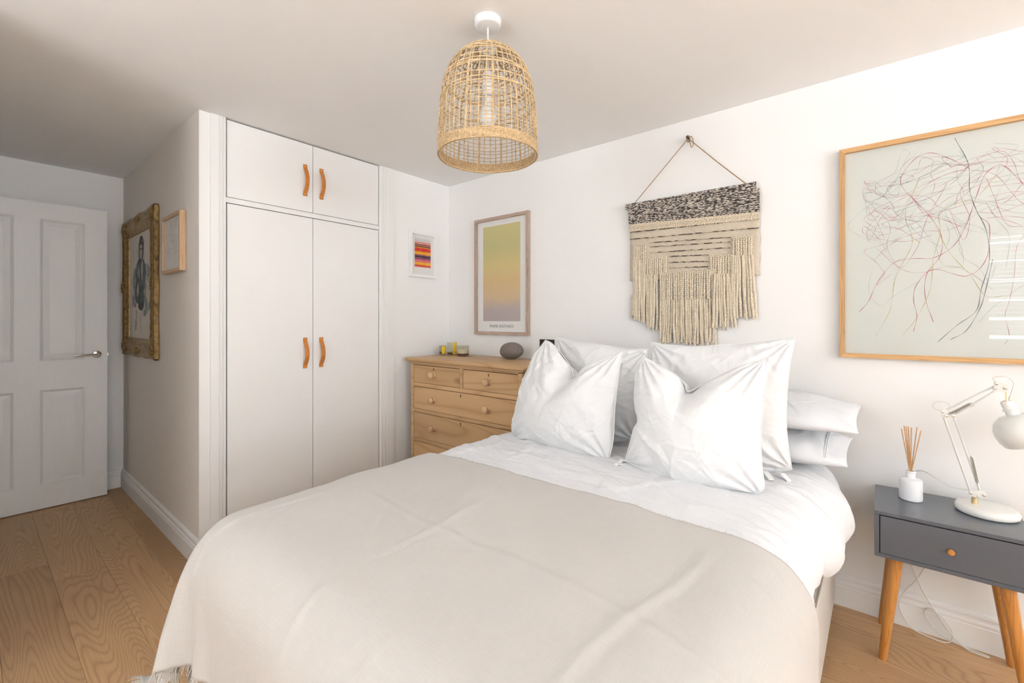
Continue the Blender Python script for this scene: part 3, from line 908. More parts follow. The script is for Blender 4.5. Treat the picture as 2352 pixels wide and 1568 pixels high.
# ================================================================== BED
BX0, BX1, BY0, BY1 = 1.10, 2.455, -1.93, -0.03
bed = thing('divan_bed', (1.78, -0.98, 0), 'double divan bed with beige upholstered base against the white wall', 'bed')
def soft_box(mb, x0, x1, y0, y1, z0, z1, r):
    mb.box(x0, x1, y0, y1, z0, z1, bev=r, seg=4)
def box_uv(o, s=1.0):
    me = o.data
    uv = me.uv_layers.new(name='UVMap')
    for p in me.polygons:
        n = p.normal
        ax = max(range(3), key=lambda i: abs(n[i]))
        for li in p.loop_indices:
            c = me.vertices[me.loops[li].vertex_index].co
            q = [c[i] for i in range(3) if i != ax]
            uv.data[li].uv = (q[0] * s, q[1] * s)
mb = MB(); soft_box(mb, BX0, BX1, BY0, BY1, 0.045, 0.355, 0.012)
box_uv(mb.build('divan_base', 'divan', bed, True, 40))
mb = MB(); soft_box(mb, BX0 + 0.004, BX1 - 0.004, BY0 + 0.004, BY1, 0.358, 0.592, 0.045)
box_uv(mb.build('mattress', 'divan', bed, True, 40))
mb = MB(); mb.tube([(BX1 + 0.001, BY1 - 0.01, 0.3565), (BX1 + 0.001, BY0 + 0.01, 0.3565)], 0.003, 8)
mb.build('piping', 'divan', bed, True)
for (x, y) in ((1.2, -0.2), (2.36, -0.2), (1.2, -1.8), (2.36, -1.8)):
    mb = MB(); mb.lathe([(0.022, 0.0), (0.022, 0.03), (0.012, 0.033), (0.012, 0.05)], (x, y, 0), 'Z', 16)
    mb.build('castor', 'gap', bed, True, 40)

# the body of the duvet as a rounded slab (also what the throw lies on)
DU = dict(x0=1.025, x1=2.478, y0=-1.995, y1=0.25, zt=0.655, r=0.125)
def duvet_top(x, y):
    cx = (DU['x0'] + DU['x1']) / 2
    return DU['zt'] - 0.022 * ((x - cx) / 0.73) ** 2 - 0.015 * np.clip((-1.2 - y) / 0.8, 0, 1) ** 2

def drape(P, dx, dy, steps, iters, thick, pin=None, g=4.0, dt=0.014, floor_z=0.004, mu=0.6, bend=0.06):
    V = np.zeros_like(P)
    cx, cy = (DU['x0'] + DU['x1']) / 2, (DU['y0'] + DU['y1']) / 2
    hx, hy = (DU['x1'] - DU['x0']) / 2, (DU['y1'] - DU['y0']) / 2
    r = DU['r']
    dd = math.hypot(dx, dy)
    def con(A, B, rest, k):
        d = B - A
        ln = np.sqrt((d * d).sum(-1, keepdims=True)) + 1e-9
        c = d * ((ln - rest) / ln * 0.5 * k)
        A += c; B -= c
    for s in range(steps):
        V[..., 2] -= g * dt
        V *= 0.975
        Q = P + V * dt
        for it in range(iters):
            for o in (0, 1):
                A = Q[o:-1:2]; B = Q[o + 1::2]; n = min(len(A), len(B)); con(A[:n], B[:n], dx, 1.0)
                A = Q[:, o:-1:2]; B = Q[:, o + 1::2]; n = min(A.shape[1], B.shape[1]); con(A[:, :n], B[:, :n], dy, 1.0)
            for o in (0, 1):
                A = Q[o:-1:2, :-1]; B = Q[o + 1::2, 1:]; n = min(len(A), len(B)); con(A[:n], B[:n], dd, 0.35)
                A = Q[o:-1:2, 1:]; B = Q[o + 1::2, :-1]; n = min(len(A), len(B)); con(A[:n], B[:n], dd, 0.35)
            if it % 2 == 0:
                for st in (2, 4):
                    for o in range(0, 2 * st, st):
                        A = Q[o:-st:2 * st]; B = Q[o + st::2 * st]; n = min(len(A), len(B)); con(A[:n], B[:n], dx * st, bend)
                        A = Q[:, o:-st:2 * st]; B = Q[:, o + st::2 * st]; n = min(A.shape[1], B.shape[1]); con(A[:, :n], B[:, :n], dy * st, bend)
            # contact with the duvet
            zt = duvet_top(Q[..., 0], Q[..., 1])
            q = np.stack([np.abs(Q[..., 0] - cx) - (hx - r), np.abs(Q[..., 1] - cy) - (hy - r), Q[..., 2] - (zt - r)], -1)
            m = np.maximum(q, 0)
            ln = np.sqrt((m * m).sum(-1))
            sd = ln + np.minimum(q.max(-1), 0) - r
            pen = thick - sd
            hit = pen > 0
            if hit.any():
                gr = np.where(ln[..., None] > 1e-6, m / (ln[..., None] + 1e-9), 0)
                no = ln <= 1e-6
                if no.any():
                    am = q.argmax(-1)
                    for a in range(3):
                        gr[..., a] = np.where(no, (am == a) * 1.0, gr[..., a])
                gr[..., 0] *= np.sign(Q[..., 0] - cx); gr[..., 1] *= np.sign(Q[..., 1] - cy)
                Q += np.where(hit[..., None], gr * pen[..., None], 0)
                mv = Q - P
                tn = mv - gr * (mv * gr).sum(-1, keepdims=True)
                Q -= np.where(hit[..., None], tn * (mu / iters * 2), 0)
            Q[..., 2] = np.maximum(Q[..., 2], floor_z)
            if pin is not None and s > 60:
                Q[pin[0], pin[1]] += (np.array(pin[2]) - Q[pin[0], pin[1]]) * min(1.0, (s - 60) / 60)
        V = (Q - P) / dt
        P = Q
    return P

# --- duvet: flat coordinates wrapped over the slab
def wrap_axis(a, lo, hi, r, curl_len=None):
    """flat coordinate -> (coordinate, drop); lo/hi are the outer faces"""
    x = np.array(a, float); drop = np.zeros_like(x)
    for sgn, edge in ((1, hi), (-1, lo)):
        s = (a - (edge - sgn * r)) * sgn
        on_arc = (s > 0) & (s <= r * PI / 2)
        th = s / r
        x = np.where(on_arc, edge - sgn * r + sgn * r * np.sin(th), x)
        drop = np.where(on_arc, r * (1 - np.cos(th)), drop)
        down = s > r * PI / 2
        x = np.where(down, edge, x)
        drop = np.where(down, r + s - r * PI / 2, drop)
    return x, drop
nu, nv = 220, 240
r = DU['r']
hem_y = [-2.3, -1.4, -1.08, -0.98, -0.87, -0.79, -0.70, -0.62, -0.45, -0.30, -0.1]
hem_z = [0.45, 0.46, 0.485, 0.515, 0.535, 0.535, 0.500, 0.475, 0.470, 0.500, 0.53]
bl_y = [-1.3, -1.0, -0.85, -0.72, -0.58, -0.42, -0.28, -0.15]
bl_x = [-0.02, -0.014, -0.006, 0.012, 0.036, 0.038, 0.018, 0.0]
bflat = np.linspace(-0.13, DU['y0'] - 0.02 + r * 0.0 - 0.16, nv)
D = np.zeros((nu, nv, 3))
for j, bv in enumerate(bflat):
    yy, dropy = wrap_axis(np.array([bv]), DU['y0'] + 0.018, 9, r)
    hz_ = np.interp(float(yy[0]), hem_y, hem_z)
    right = (DU['x1'] - r) + r * PI / 2 + max(0.0, (DU['zt'] - r) - hz_) 
    left = (DU['x0'] + r) - r * PI / 2 - 0.09
    a = np.linspace(left, right, nu)
    bulge = np.interp(float(yy[0]), bl_y, bl_x)
    x, drop = wrap_axis(a, DU['x0'] + 0.018, DU['x1'] - 0.014, r)
    wgt = np.clip((a - (DU['x1'] - 2.2 * r)) / (2.6 * r), 0, 1)
    wgt = wgt * wgt * (3 - 2 * wgt)
    x = x + bulge * wgt
    endd = np.clip((a - (right - 0.055)) / 0.055, 0, 1)
    x = x - 0.032 * endd ** 2 * np.clip((bulge + 0.02) / 0.05, 0.15, 1)
    D[:, j, 0] = x
    D[:, j, 1] = yy[0]
    D[:, j, 2] = duvet_top(np.clip(x, DU['x0'], DU['x1']), yy[0]) - 0.016 - drop - dropy
xmin = 1.0 + 0.114 * np.clip((D[..., 1] + 0.62) / 0.12, 0, 1)       # pushed in beside the chest
D[..., 0] = np.maximum(D[..., 0], xmin)
free = np.clip((D[..., 1] + 1.12) / 0.10, 0, 1)
wz = waves(D[..., 0], D[..., 1], 3, 22, 7, 46, ang=1.25, spread=0.55) * 0.55 + waves(D[..., 0], D[..., 1], 5, 12, 5, 20) * 0.5
ridge = np.exp(-((D[..., 0] - 1.98 - 0.55 * (D[..., 1] + 0.95)) / 0.012) ** 2) * np.clip((D[..., 1] + 1.1) / 0.1, 0, 1) * np.clip((-0.7 - D[..., 1]) / 0.05, 0, 1)
edge_w = np.clip((D[..., 0] - 2.38) / 0.1, 0, 1)
top_w = 1 - edge_w
rg = ridges(D[..., 0], D[..., 1], 77, 14, 22, 70, ang=1.15, spread=0.5) + 0.8 * ridges(D[..., 0], D[..., 1], 78, 8, 18, 50)
D[..., 2] += free * (0.014 * wz * (0.45 + 0.55 * edge_w) + 0.0095 * rg * top_w + 0.004 * ridge)
rad = waves(D[..., 1] * 1.0, D[..., 2] * 0.5, 9, 14, 14, 60, ang=0.25, spread=0.3)
D[..., 0] += free * edge_w * (0.014 * rad + 0.010 * ridges(D[..., 1], D[..., 2], 79, 10, 25, 80, ang=0.2, spread=0.4))
duvet = grid_obj('duvet', D, 'cotton_white', None, (1.9, 2.1), subsurf=1, solid=0.022)
duvet.location = (0, 0, 0)
tag(duvet, 'crumpled white cotton duvet under the oatmeal throw', 'duvet')

# --- throw: relaxed as cloth over the duvet
TX0, TX1, TY0, TY1 = 0.735, 2.780, -1.095, -2.205
nx, ny = 92, 50
gx = np.linspace(TX0, TX1, nx); gy = np.linspace(TY0, TY1, ny)
T = np.zeros((nx, ny, 3))
T[..., 0], T[..., 1] = np.meshgrid(gx, gy, indexing='ij')
T[..., 1] += 0.022 * np.sin(T[..., 0] * 3.1 + 0.4) * (1 - np.linspace(0, 1, ny)[None, :])
T[..., 2] = 0.70 + 0.004 * waves(T[..., 0], T[..., 1], 21, 10, 6, 25)
T = drape(T, gx[1] - gx[0], abs(gy[1] - gy[0]), 240, 14, 0.006, pin=(0, ny - 1, (0.932, -2.070, 0.165)))
# folding creases left from storage and small crumples
U = np.broadcast_to(gx[:, None], (nx, ny)); W = np.broadcast_to(gy[None, :], (nx, ny))
def normals(P):
    a = np.gradient(P, axis=0); b = np.gradient(P, axis=1)
    n = np.cross(b, a); n /= np.linalg.norm(n, axis=-1, keepdims=True) + 1e-9
    n *= np.where(n[..., 2:3].mean() < 0, -1, 1)
    return n
def fine(P, k):
    """bilinear refinement by k"""
    n, m = P.shape[:2]
    i = np.linspace(0, n - 1, (n - 1) * k + 1); j = np.linspace(0, m - 1, (m - 1) * k + 1)
    from_i = np.clip(i.astype(int), 0, n - 2); fi = (i - from_i)[:, None, None]
    from_j = np.clip(j.astype(int), 0, m - 2); fj = (j - from_j)[None, :, None]
    A = P[from_i][:, from_j]; B = P[from_i + 1][:, from_j]; C = P[from_i][:, from_j + 1]; E_ = P[from_i + 1][:, from_j + 1]
    return A * (1 - fi) * (1 - fj) + B * fi * (1 - fj) + C * (1 - fi) * fj + E_ * fi * fj
def smooth_grid(P, it=2):
    for _ in range(it):
        Q = P.copy()
        Q[1:-1] = 0.5 * P[1:-1] + 0.25 * (P[:-2] + P[2:])
        P = Q.copy()
        P[:, 1:-1] = 0.5 * Q[:, 1:-1] + 0.25 * (Q[:, :-2] + Q[:, 2:])
    return P
T = smooth_grid(T, 1)
TF = fine(T, 3)
TF = smooth_grid(TF, 3)
n3, m3 = TF.shape[:2]
UF = np.broadcast_to(np.linspace(TX0, TX1, n3)[:, None], (n3, m3)); WF = np.broadcast_to(np.linspace(TY0, TY1, m3)[None, :], (n3, m3))
nr = normals(TF)
cr = np.zeros((n3, m3))
for (x0_, x1_, y0_, y1_, amp, wd) in ((1.665, 1.73, -1.30, -2.3, 0.0030, 0.009), (2.275, 2.165, -1.20, -2.1, 0.0030, 0.010), (1.22, 1.19, -1.5, -2.4, 0.0028, 0.009),
                                      (1.95, 1.90, -1.75, -2.0, 0.0035, 0.009), (1.10, 2.5, -1.52, -1.58, 0.002, 0.010)):
    if abs(x1_ - x0_) < abs(y1_ - y0_):
        t = (WF - y0_) / (y1_ - y0_); xc = x0_ + (x1_ - x0_) * t + 0.012 * np.sin(9 * t); d = UF - xc
    else:
        t = (UF - x0_) / (x1_ - x0_); d = WF - (y0_ + (y1_ - y0_) * t + 0.01 * np.sin(11 * t))
    fade = np.clip(t / 0.15, 0, 1) * np.clip((1 - t) / 0.15, 0, 1)
    cr += amp * fade * (np.exp(-(d / wd) ** 2) - 0.5 * np.exp(-((d - 2.2 * wd) / (1.4 * wd)) ** 2))
cr *= 1.0
cr += 0.0045 * ridges(UF, WF, 45, 12, 8, 30, ang=0.5, spread=0.5, sharp=3) + 0.0045 * waves(UF, WF, 31, 22, 8, 60, ang=0.75, spread=0.5) + 0.0060 * waves(UF, WF, 33, 12, 5, 22)
top_face = np.clip(nr[..., 2] * 2, 0.3, 1)
TF = TF + nr * (np.maximum(cr * top_face, -0.005) + 0.007)[..., None]
throw = grid_obj('throw_blanket', TF, 'throw', None, (TX1 - TX0, TY0 - TY1), subsurf=0, solid=0.003)
tag(throw, 'oatmeal linen throw with frayed edges draped over the foot of the bed', 'throw')
# frayed edges
fr = MB()
def fray(edge, inner, n, l0, l1, wid=0.0009):
    E_ = resample(edge, n); I_ = resample(inner, n)
    for i in range(n):
        d = E_[i] - I_[i]; d = d / (np.linalg.norm(d) + 1e-9)
        ln = random.uniform(l0, l1)
        j = RNG.normal(0, 0.35, 3)
        p0 = E_[i] - d * 0.002; p1 = p0 + (d + 0.5 * j) * ln * 0.55; p2 = p1 + (d * 0.8 + j + np.array([0, 0, -0.15])) * ln * 0.45
        p1[2] = max(p1[2], 0.003); p2[2] = max(p2[2], 0.003)
        fr.tube([p0, p1, p2], [wid, wid * 0.9, wid * 0.5], 3, False)
fray(TF[:, 0], TF[:, 2], 700, 0.004, 0.014)
fray(TF[:, -1], TF[:, -3], 900, 0.012, 0.042, 0.0007)
fray(TF[0, :], TF[2, :], 350, 0.004, 0.016)
fray(TF[-1, :], TF[-3, :], 350, 0.004, 0.012)
fo = fr.build('frayed_fringe', 'fringe', throw)
fo['kind'] = 'stuff'

# --- cushions
def cushion(name, o, yaw, lean, left, right, bottom, top, thick, label, seed, crease=None, mat='linen_white', group=None, ties=()):
    sv = Vector((math.cos(yaw), math.sin(yaw), 0)); bk = Vector((-math.sin(yaw), math.cos(yaw), 0))
    tv = bk * math.sin(lean) + Vector((0, 0, 1)) * math.cos(lean)
    nvv = sv.cross(tv)                      # towards the room
    n = 110
    Lc = resample(spline(left, 10), n); Rc = resample(spline(right, 10), n); Bc = resample(spline(bottom, 10), n)
    # top keeps its notch sharp
    Tc = resample(spline(top, 10), n)
    u = np.linspace(0, 1, n)[:, None, None]; v = np.linspace(0, 1, n)[None, :, None]
    C = (1 - v) * Bc[:, None] + v * Tc[:, None] + (1 - u) * Lc[None] + u * Rc[None] - ((1 - u) * (1 - v) * Bc[0] + u * (1 - v) * Bc[-1] + (1 - u) * v * Tc[0] + u * v * Tc[-1])
    uu = u[..., 0]; vv = v[..., 0]
    ex = 4 * uu * (1 - uu); ey = 4 * vv * (1 - vv)
    prof = (np.clip(ex, 0, 1) ** 0.55) * (np.clip(ey, 0, 1) ** 0.55)
    prof = prof * (1 + 0.22 * (0.5 - vv))           # heavier at the base
    a, b = C[..., 0], C[..., 1]
    wv = waves(a, b, seed, 18, 12, 70) * 0.5 + waves(a, b, seed + 50, 14, 16, 80, ang=1.0, spread=0.5) * 0.4
    edge = 1 - np.clip(prof * 1.4, 0, 1)
    dz = 0.011 * wv * (0.35 + 0.65 * edge) * np.clip(prof * 6, 0, 1)
    # creases pulling in from the corners
    for (cu, cv) in ((0, 0), (1, 0), (0, 1), (1, 1)):
        an = np.arctan2(np.abs(vv - cv), np.abs(uu - cu) + 1e-6); dd = np.hypot(uu - cu, vv - cv)
        dz = dz + 0.008 * np.sin(an * 16 + seed + cu * 2) * np.exp(-(dd / 0.28) ** 2) * np.clip(prof * 5, 0, 1)
    rg = ridges(a, b, seed + 200, 10, 28, 90, ang=0.9, spread=0.5) + ridges(a, b, seed + 201, 10, 30, 90, ang=2.2, spread=0.5) + 0.8 * ridges(a, b, seed + 202, 6, 25, 60)
    dz = dz + 0.0085 * rg * np.clip(prof * 5, 0, 1) * (0.5 + 0.5 * edge)
    if crease:
        pts = np.array(spline(crease, 8))
        dmin = np.full(a.shape, 9.0); tt = np.zeros(a.shape)
        for i, p in enumerate(pts):
            d_ = np.hypot(a - p[0], b - p[1]); k = d_ < dmin
            dmin = np.where(k, d_, dmin); tt = np.where(k, i / (len(pts) - 1), tt)
        dz = dz - (0.050 * (1 - tt * 0.75)) * np.exp(-(dmin / 0.034) ** 2)
        tip = pts[0]
        dt_ = np.hypot((a - tip[0]), (b - tip[1]))
        dz = dz + 0.012 * np.exp(-((dt_ - 0.10) / 0.05) ** 2)
    front = prof * thick * 0.55 + dz
    back = -prof * thick * 0.45
    vs_ = []
    O_ = Vector(o)
    for z_ in (front, back):
        for i in range(n):
            for j in range(n):
                vs_.append(O_ + sv * float(a[i, j]) + tv * float(b[i, j]) + nvv * float(z_[i, j]))
    idx = np.arange(n * n).reshape(n, n)
    f1 = np.stack([idx[:-1, :-1], idx[1:, :-1], idx[1:, 1:], idx[:-1, 1:]], -1).reshape(-1, 4)
    f2 = f1[:, ::-1] + n * n
    me = bpy.data.meshes.new(name)
    me.from_pydata([tuple(p) for p in vs_], [], f1.tolist() + f2.tolist())
    uvl = me.uv_layers.new(name='UVMap')
    flat = np.stack([a, b], -1).reshape(-1, 2)
    allf = np.concatenate([f1, f2]).reshape(-1) % (n * n)
    uvl.data.foreach_set('uv', flat[allf].reshape(-1).astype(np.float32))
    bm = bmesh.new(); bm.from_mesh(me)
    bmesh.ops.remove_doubles(bm, verts=bm.verts[:], dist=1e-5)
    bm.to_mesh(me); bm.free()
    me.materials.append(MAT[mat])
    me.polygons.foreach_set('use_smooth', [True] * len(me.polygons))
    root = link(name, me, None)
    tag(root, label, 'cushion' if mat == 'linen_white' else 'pillow', group)
    seam = MB()
    ring = list(Bc) + list(Rc[1:]) + list(Tc[::-1][1:]) + list(Lc[::-1][1:-1])
    seam.tube([O_ + sv * float(p[0]) + tv * float(p[1]) for p in ring], 0.0024, 5, False, closed=True)
    seam.build('seam', mat, root, True)
    for (p, q, w_) in ties:
        tb = MB()
        p = Vector(p); q = Vector(q)
        side = (q - p).cross(Vector((0, 0, 1))); side.normalize(); side *= w_
        m_ = (p + q) / 2 + Vector((0, 0, 0.012))
        up = Vector((0, 0, 0.0018))
        st = [p + Vector((0, 0, 0.004)), m_, q]
        vs2 = []
        for s_ in st:
            vs2 += [s_ - side - up, s_ + side - up, s_ + side + up, s_ - side + up]
        fs2 = []
        for i in range(2):
            for j in range(4):
                fs2.append((i * 4 + j, i * 4 + (j + 1) % 4, i * 4 + 4 + (j + 1) % 4, i * 4 + 4 + j))
        fs2 += [(3, 2, 1, 0), (8, 9, 10, 11)]
        tb.add(vs2, fs2)
        tb.build('fabric_tie', mat, root)
    return root

cushion('cushion', (1.44, -0.70, 0.645), -0.12, 0.16,
    [(-0.239, -0.012), (-0.254, 0.032), (-0.237, 0.152), (-0.211, 0.263), (-0.17, 0.385), (-0.095, 0.482)],
    [(0.314, -0.004), (0.329, 0.089), (0.324, 0.226), (0.328, 0.353), (0.332, 0.45)],
    [(-0.239, -0.012), (-0.078, -0.012), (0.082, -0.012), (0.205, -0.012), (0.314, -0.004)],
    [(-0.095, 0.482), (-0.048, 0.465), (0.029, 0.409), (0.082, 0.355), (0.1, 0.325), (0.173, 0.375), (0.267, 0.423), (0.332, 0.45)],
    0.17, 'white linen cushion with a chopped top, front left beside the pine chest', 4,
    [(0.100, 0.335), (0.060, 0.270), (0.031, 0.238), (-0.030, 0.218)], group='white linen cushions on the bed',
    ties=[((1.735, -0.745, 0.648), (1.765, -0.785, 0.645), 0.010)])
cushion('cushion', (2.04, -0.75, 0.640), 0.06, 0.16,
    [(-0.204, 0.028), (-0.192, 0.086), (-0.177, 0.155), (-0.161, 0.19), (-0.176, 0.234), (-0.183, 0.294), (-0.178, 0.387), (-0.157, 0.438)],
    [(0.249, 0.006), (0.269, 0.03), (0.263, 0.09), (0.256, 0.19), (0.262, 0.294), (0.27, 0.374), (0.268, 0.454)],
    [(-0.204, 0.028), (-0.135, 0.003), (-0.046, -0.014), (0.054, -0.016), (0.111, -0.016), (0.19, -0.004), (0.249, 0.006)],
    [(-0.157, 0.438), (-0.097, 0.411), (-0.034, 0.38), (0.007, 0.344), (0.02, 0.318), (0.078, 0.353), (0.179, 0.416), (0.268, 0.454)],
    0.19, 'white linen cushion with a chopped top, front right and nearest the viewer', 12,
    [(0.020, 0.328), (0.0, 0.307), (-0.05, 0.298)], group='white linen cushions on the bed',
    ties=[((1.845, -0.775, 0.660), (1.805, -0.830, 0.652), 0.010), ((1.84, -0.76, 0.668), (1.822, -0.790, 0.662), 0.008)])
cushion('cushion', (2.09, -0.50, 0.655), 0.04, 0.10,
    [(-0.242, -0.009), (-0.269, 0.192), (-0.267, 0.344), (-0.265, 0.467)],
    [(0.265, 0.021), (0.25, 0.135), (0.246, 0.248), (0.255, 0.394), (0.271, 0.497)],
    [(-0.242, -0.009), (-0.063, -0.02), (0.165, -0.009), (0.265, 0.021)],
    [(-0.265, 0.467), (-0.183, 0.456), (-0.072, 0.454), (0.047, 0.467), (0.158, 0.48), (0.271, 0.497)],
    0.16, 'tall white linen cushion at the back right below the woven hanging', 23, group='white linen cushions on the bed',
    ties=[((2.26, -0.53, 0.662), (2.305, -0.575, 0.652), 0.010), ((2.31, -0.52, 0.662), (2.355, -0.545, 0.650), 0.010)])
cushion('cushion', (1.536, -0.50, 0.655), -0.03, 0.10,
    [(-0.255, -0.005), (-0.265, 0.126), (-0.25, 0.306), (-0.229, 0.475)],
    [(0.236, 0.032), (0.25, 0.17), (0.256, 0.304), (0.27, 0.436)],
    [(-0.255, -0.005), (-0.076, -0.019), (0.088, -0.006), (0.236, 0.032)],
    [(-0.229, 0.475), (-0.124, 0.458), (0.029, 0.448), (0.151, 0.433), (0.27, 0.436)],
    0.16, 'tall white linen cushion at the back left, mostly hidden by the one before it', 36, group='white linen cushions on the bed')

def sleeping_pillow(x0, x1, y0, y1, z, th, tilt, label, seed, stripe):
    n, m = 110, 80
    u = np.linspace(-1, 1, n)[:, None]; v = np.linspace(-1, 1, m)[None, :]
    hx, hy = (x1 - x0) / 2, (y1 - y0) / 2
    bow = 0.03
    X = u * hx * (1 - bow * (1 - np.abs(u) ** 6 * 0) * (1 - v ** 2) * np.abs(u) ** 3)
    Y = v * hy * (1 - bow * (1 - u ** 2) * np.abs(v) ** 3)
    X = X + 0 * v; Y = Y + 0 * u
    prof = (np.clip(1 - np.abs(u) ** 2.6, 0, 1) ** 0.55) * (np.clip(1 - np.abs(v) ** 2.6, 0, 1) ** 0.55)
    wv = waves(X, Y, seed, 18, 14, 70) * 0.6
    root = None
    top = prof * th * 0.52 + 0.006 * (ridges(X, Y, seed + 9, 12, 25, 80, ang=0.3, spread=0.6)) * np.clip(prof * 5, 0, 1) + 0.010 * wv * np.clip(prof * 5, 0, 1) * (1.3 - prof)
    bot = -prof * th * 0.48
    droop = 0.03 * np.clip(u - 0.6, 0, 1) ** 1.5
    vs_ = []
    c, s = math.cos(tilt), math.sin(tilt)
    cx, cy = (x0 + x1) / 2, (y0 + y1) / 2
    for Z in (top, bot):
        for i in range(n):
            for j in range(m):
                yy, zz = Y[i, j], Z[i, j] - droop[i, 0]
                vs_.append((cx + X[i, j], cy + yy * c - zz * s, z + yy * s + zz * c))
    idx = np.arange(n * m).reshape(n, m)
    f1 = np.stack([idx[:-1, :-1], idx[1:, :-1], idx[1:, 1:], idx[:-1, 1:]], -1).reshape(-1, 4)
    f2 = f1[:, ::-1] + n * m
    me = bpy.data.meshes.new('sleeping_pillow')
    me.from_pydata(vs_, [], f1.tolist() + f2.tolist())
    uvl = me.uv_layers.new(name='UVMap')
    flat = np.stack([X, Y], -1).reshape(-1, 2)
    allf = np.concatenate([f1, f2]).reshape(-1) % (n * m)
    uvl.data.foreach_set('uv', flat[allf].reshape(-1).astype(np.float32))
    bm = bmesh.new(); bm.from_mesh(me); bmesh.ops.remove_doubles(bm, verts=bm.verts[:], dist=1e-5); bm.to_mesh(me); bm.free()
    me.materials.append(MAT['pillow_cotton'])
    me.polygons.foreach_set('use_smooth', [True] * len(me.polygons))
    o = link('sleeping_pillow', me, None)
    tag(o, label, 'pillow', 'sleeping pillows at the head of the bed')
    if stripe:
        for k in (0.80, 0.825):
            i = int((k + 1) / 2 * (n - 1))
            P = [Vector(vs_[i * m + j]) + Vector((0, 0, 0.0012)) for j in range(2, m - 2)]
            P = [Vector(vs_[n * m + i * m + j]) for j in range(10, 1, -1)] + [Vector(vs_[n * m + i * m + 2])] + P if False else P
            st = MB(); st.tube(P, 0.0013, 5)
            st.build('embroidered_line', 'pillow_cotton', o, True)
    return o
sleeping_pillow(1.83, 2.515, -0.43, -0.03, 0.722, 0.135, 0.06, 'white cotton sleeping pillow with a stitched border, lower of the two', 61, True)
sleeping_pillow(1.81, 2.545, -0.425, -0.025, 0.850, 0.115, 0.10, 'white cotton sleeping pillow, topmost of the two beside the wall', 71, False)

# ================================================================== PENDANT
PX, PY = 1.548, -1.233
pend = thing('pendant_lamp', (PX, PY, 1.785), 'woven seagrass basket pendant lamp hanging from the ceiling', 'pendant lamp')
mb = MB(); mb.lathe([(0.0, -0.026), (0.006, -0.026), (0.036, -0.024), (0.0425, -0.0225), (0.0450, -0.018), (0.0460, 0.0)], (PX, PY, H), 'Z', 40)
mb.build('ceiling_rose', 'plastic_white', pend, True, 50)
mb = MB(); mb.tube([(PX, PY, H - 0.025), (PX, PY, 2.075)], 0.0032, 10)
mb.build('flex', 'cord_white', pend, True)
mb = MB(); mb.lathe([(0.0, 2.09), (0.010, 2.088), (0.014, 2.075), (0.019, 2.072), (0.019, 2.035), (0.022, 2.033), (0.022, 2.02), (0.018, 2.018), (0.018, 1.995), (0.0, 1.994)], (PX, PY, 0), 'Z', 24)
mb.build('lamp_holder', 'plastic_white', pend, True, 40)
mb = MB(); mb.lathe([(0.013, 1.993), (0.0135, 1.975), (0.018, 1.962), (0.027, 1.945), (0.030, 1.925), (0.028, 1.908), (0.020, 1.893), (0.010, 1.886), (0.0, 1.884)], (PX, PY, 0), 'Z', 28)
mb.build('bulb', 'bulb', pend, True)
sh_prof = [(1.785, 0.1725), (1.84, 0.1715), (1.90, 0.169), (1.96, 0.1645), (2.01, 0.158), (2.05, 0.148), (2.085, 0.133), (2.115, 0.112), (2.137, 0.088), (2.150, 0.062), (2.157, 0.035)]
zs_ = [p[0] for p in sh_prof]; rs_ = [p[1] for p in sh_prof]
def shr(z): return float(np.interp(z, zs_, rs_))
sp_dense = [(float(p[0]), float(p[1])) for p in spline([(a, b) for a, b in sh_prof], 6)]
zs_ = [p[0] for p in sp_dense]; rs_ = [p[1] for p in sp_dense]
wv = MB()
nst = 50
for k in range(nst):
    a0 = 2 * PI * k / nst + random.uniform(-0.012, 0.012)
    tw = random.uniform(-0.05, 0.05)
    for dbl in ((-1, 1) if k % 4 == 0 else (0,)):
        pts = []
        for i, (z, rr) in enumerate(sp_dense):
            if i % 2: continue
            a = a0 + tw * (z - 1.785) / 0.37 + dbl * 0.011 * (1 if z < 2.08 else 0.6)
            rq = rr + 0.0012 * math.sin(z * 260 + k * PI)
            pts.append((PX + rq * math.cos(a), PY + rq * math.sin(a), z))
        wv.tube(pts, 0.0019, 5, False)
z = 1.828; ring_z = []
while z < 2.148:
    ring_z.append(z)
    z += random.uniform(0.0115, 0.0145) if z < 1.965 else random.choice([0.006, 0.030, 0.026]) if z < 2.09 else 0.0075
for i, z in enumerate(ring_z):
    pts = []
    ph = random.uniform(0, 6)
    ampz = 0.0012 if z < 1.965 else 0.004
    for j in range(56):
        a = 2 * PI * j / 56
        zz = z + ampz * math.sin(2 * a + ph) + 0.0008 * math.sin(9 * a + ph)
        rq = shr(zz) + 0.0020 * math.sin(28 * a + i * PI)
        pts.append((PX + rq * math.cos(a), PY + rq * math.sin(a), zz))
    wv.tube(pts, 0.0014 if z < 1.965 else 0.0026, 5, closed=True)
wo = wv.build('woven_strands', 'seagrass', pend, True)
wo['kind'] = 'stuff'
rb = MB()
for i in range(8):
    z = 1.787 + i * 0.0044
    pts = []
    for j in range(84):
        a = 2 * PI * j / 84
        rq = shr(z) + 0.0030 * math.sin(42 * a + i * PI) - 0.0005
        pts.append((PX + rq * math.cos(a), PY + rq * math.sin(a), z + 0.0007 * math.sin(7 * a + i)))
    rb.tube(pts, 0.0027, 5, closed=True)
rb.build('plaited_rim', 'seagrass_rim', pend, True)
wf = MB()
wf.tube([(PX + 0.1665 * math.cos(2 * PI * j / 64), PY + 0.1665 * math.sin(2 * PI * j / 64), 1.787) for j in range(64)], 0.0019, 6, closed=True)
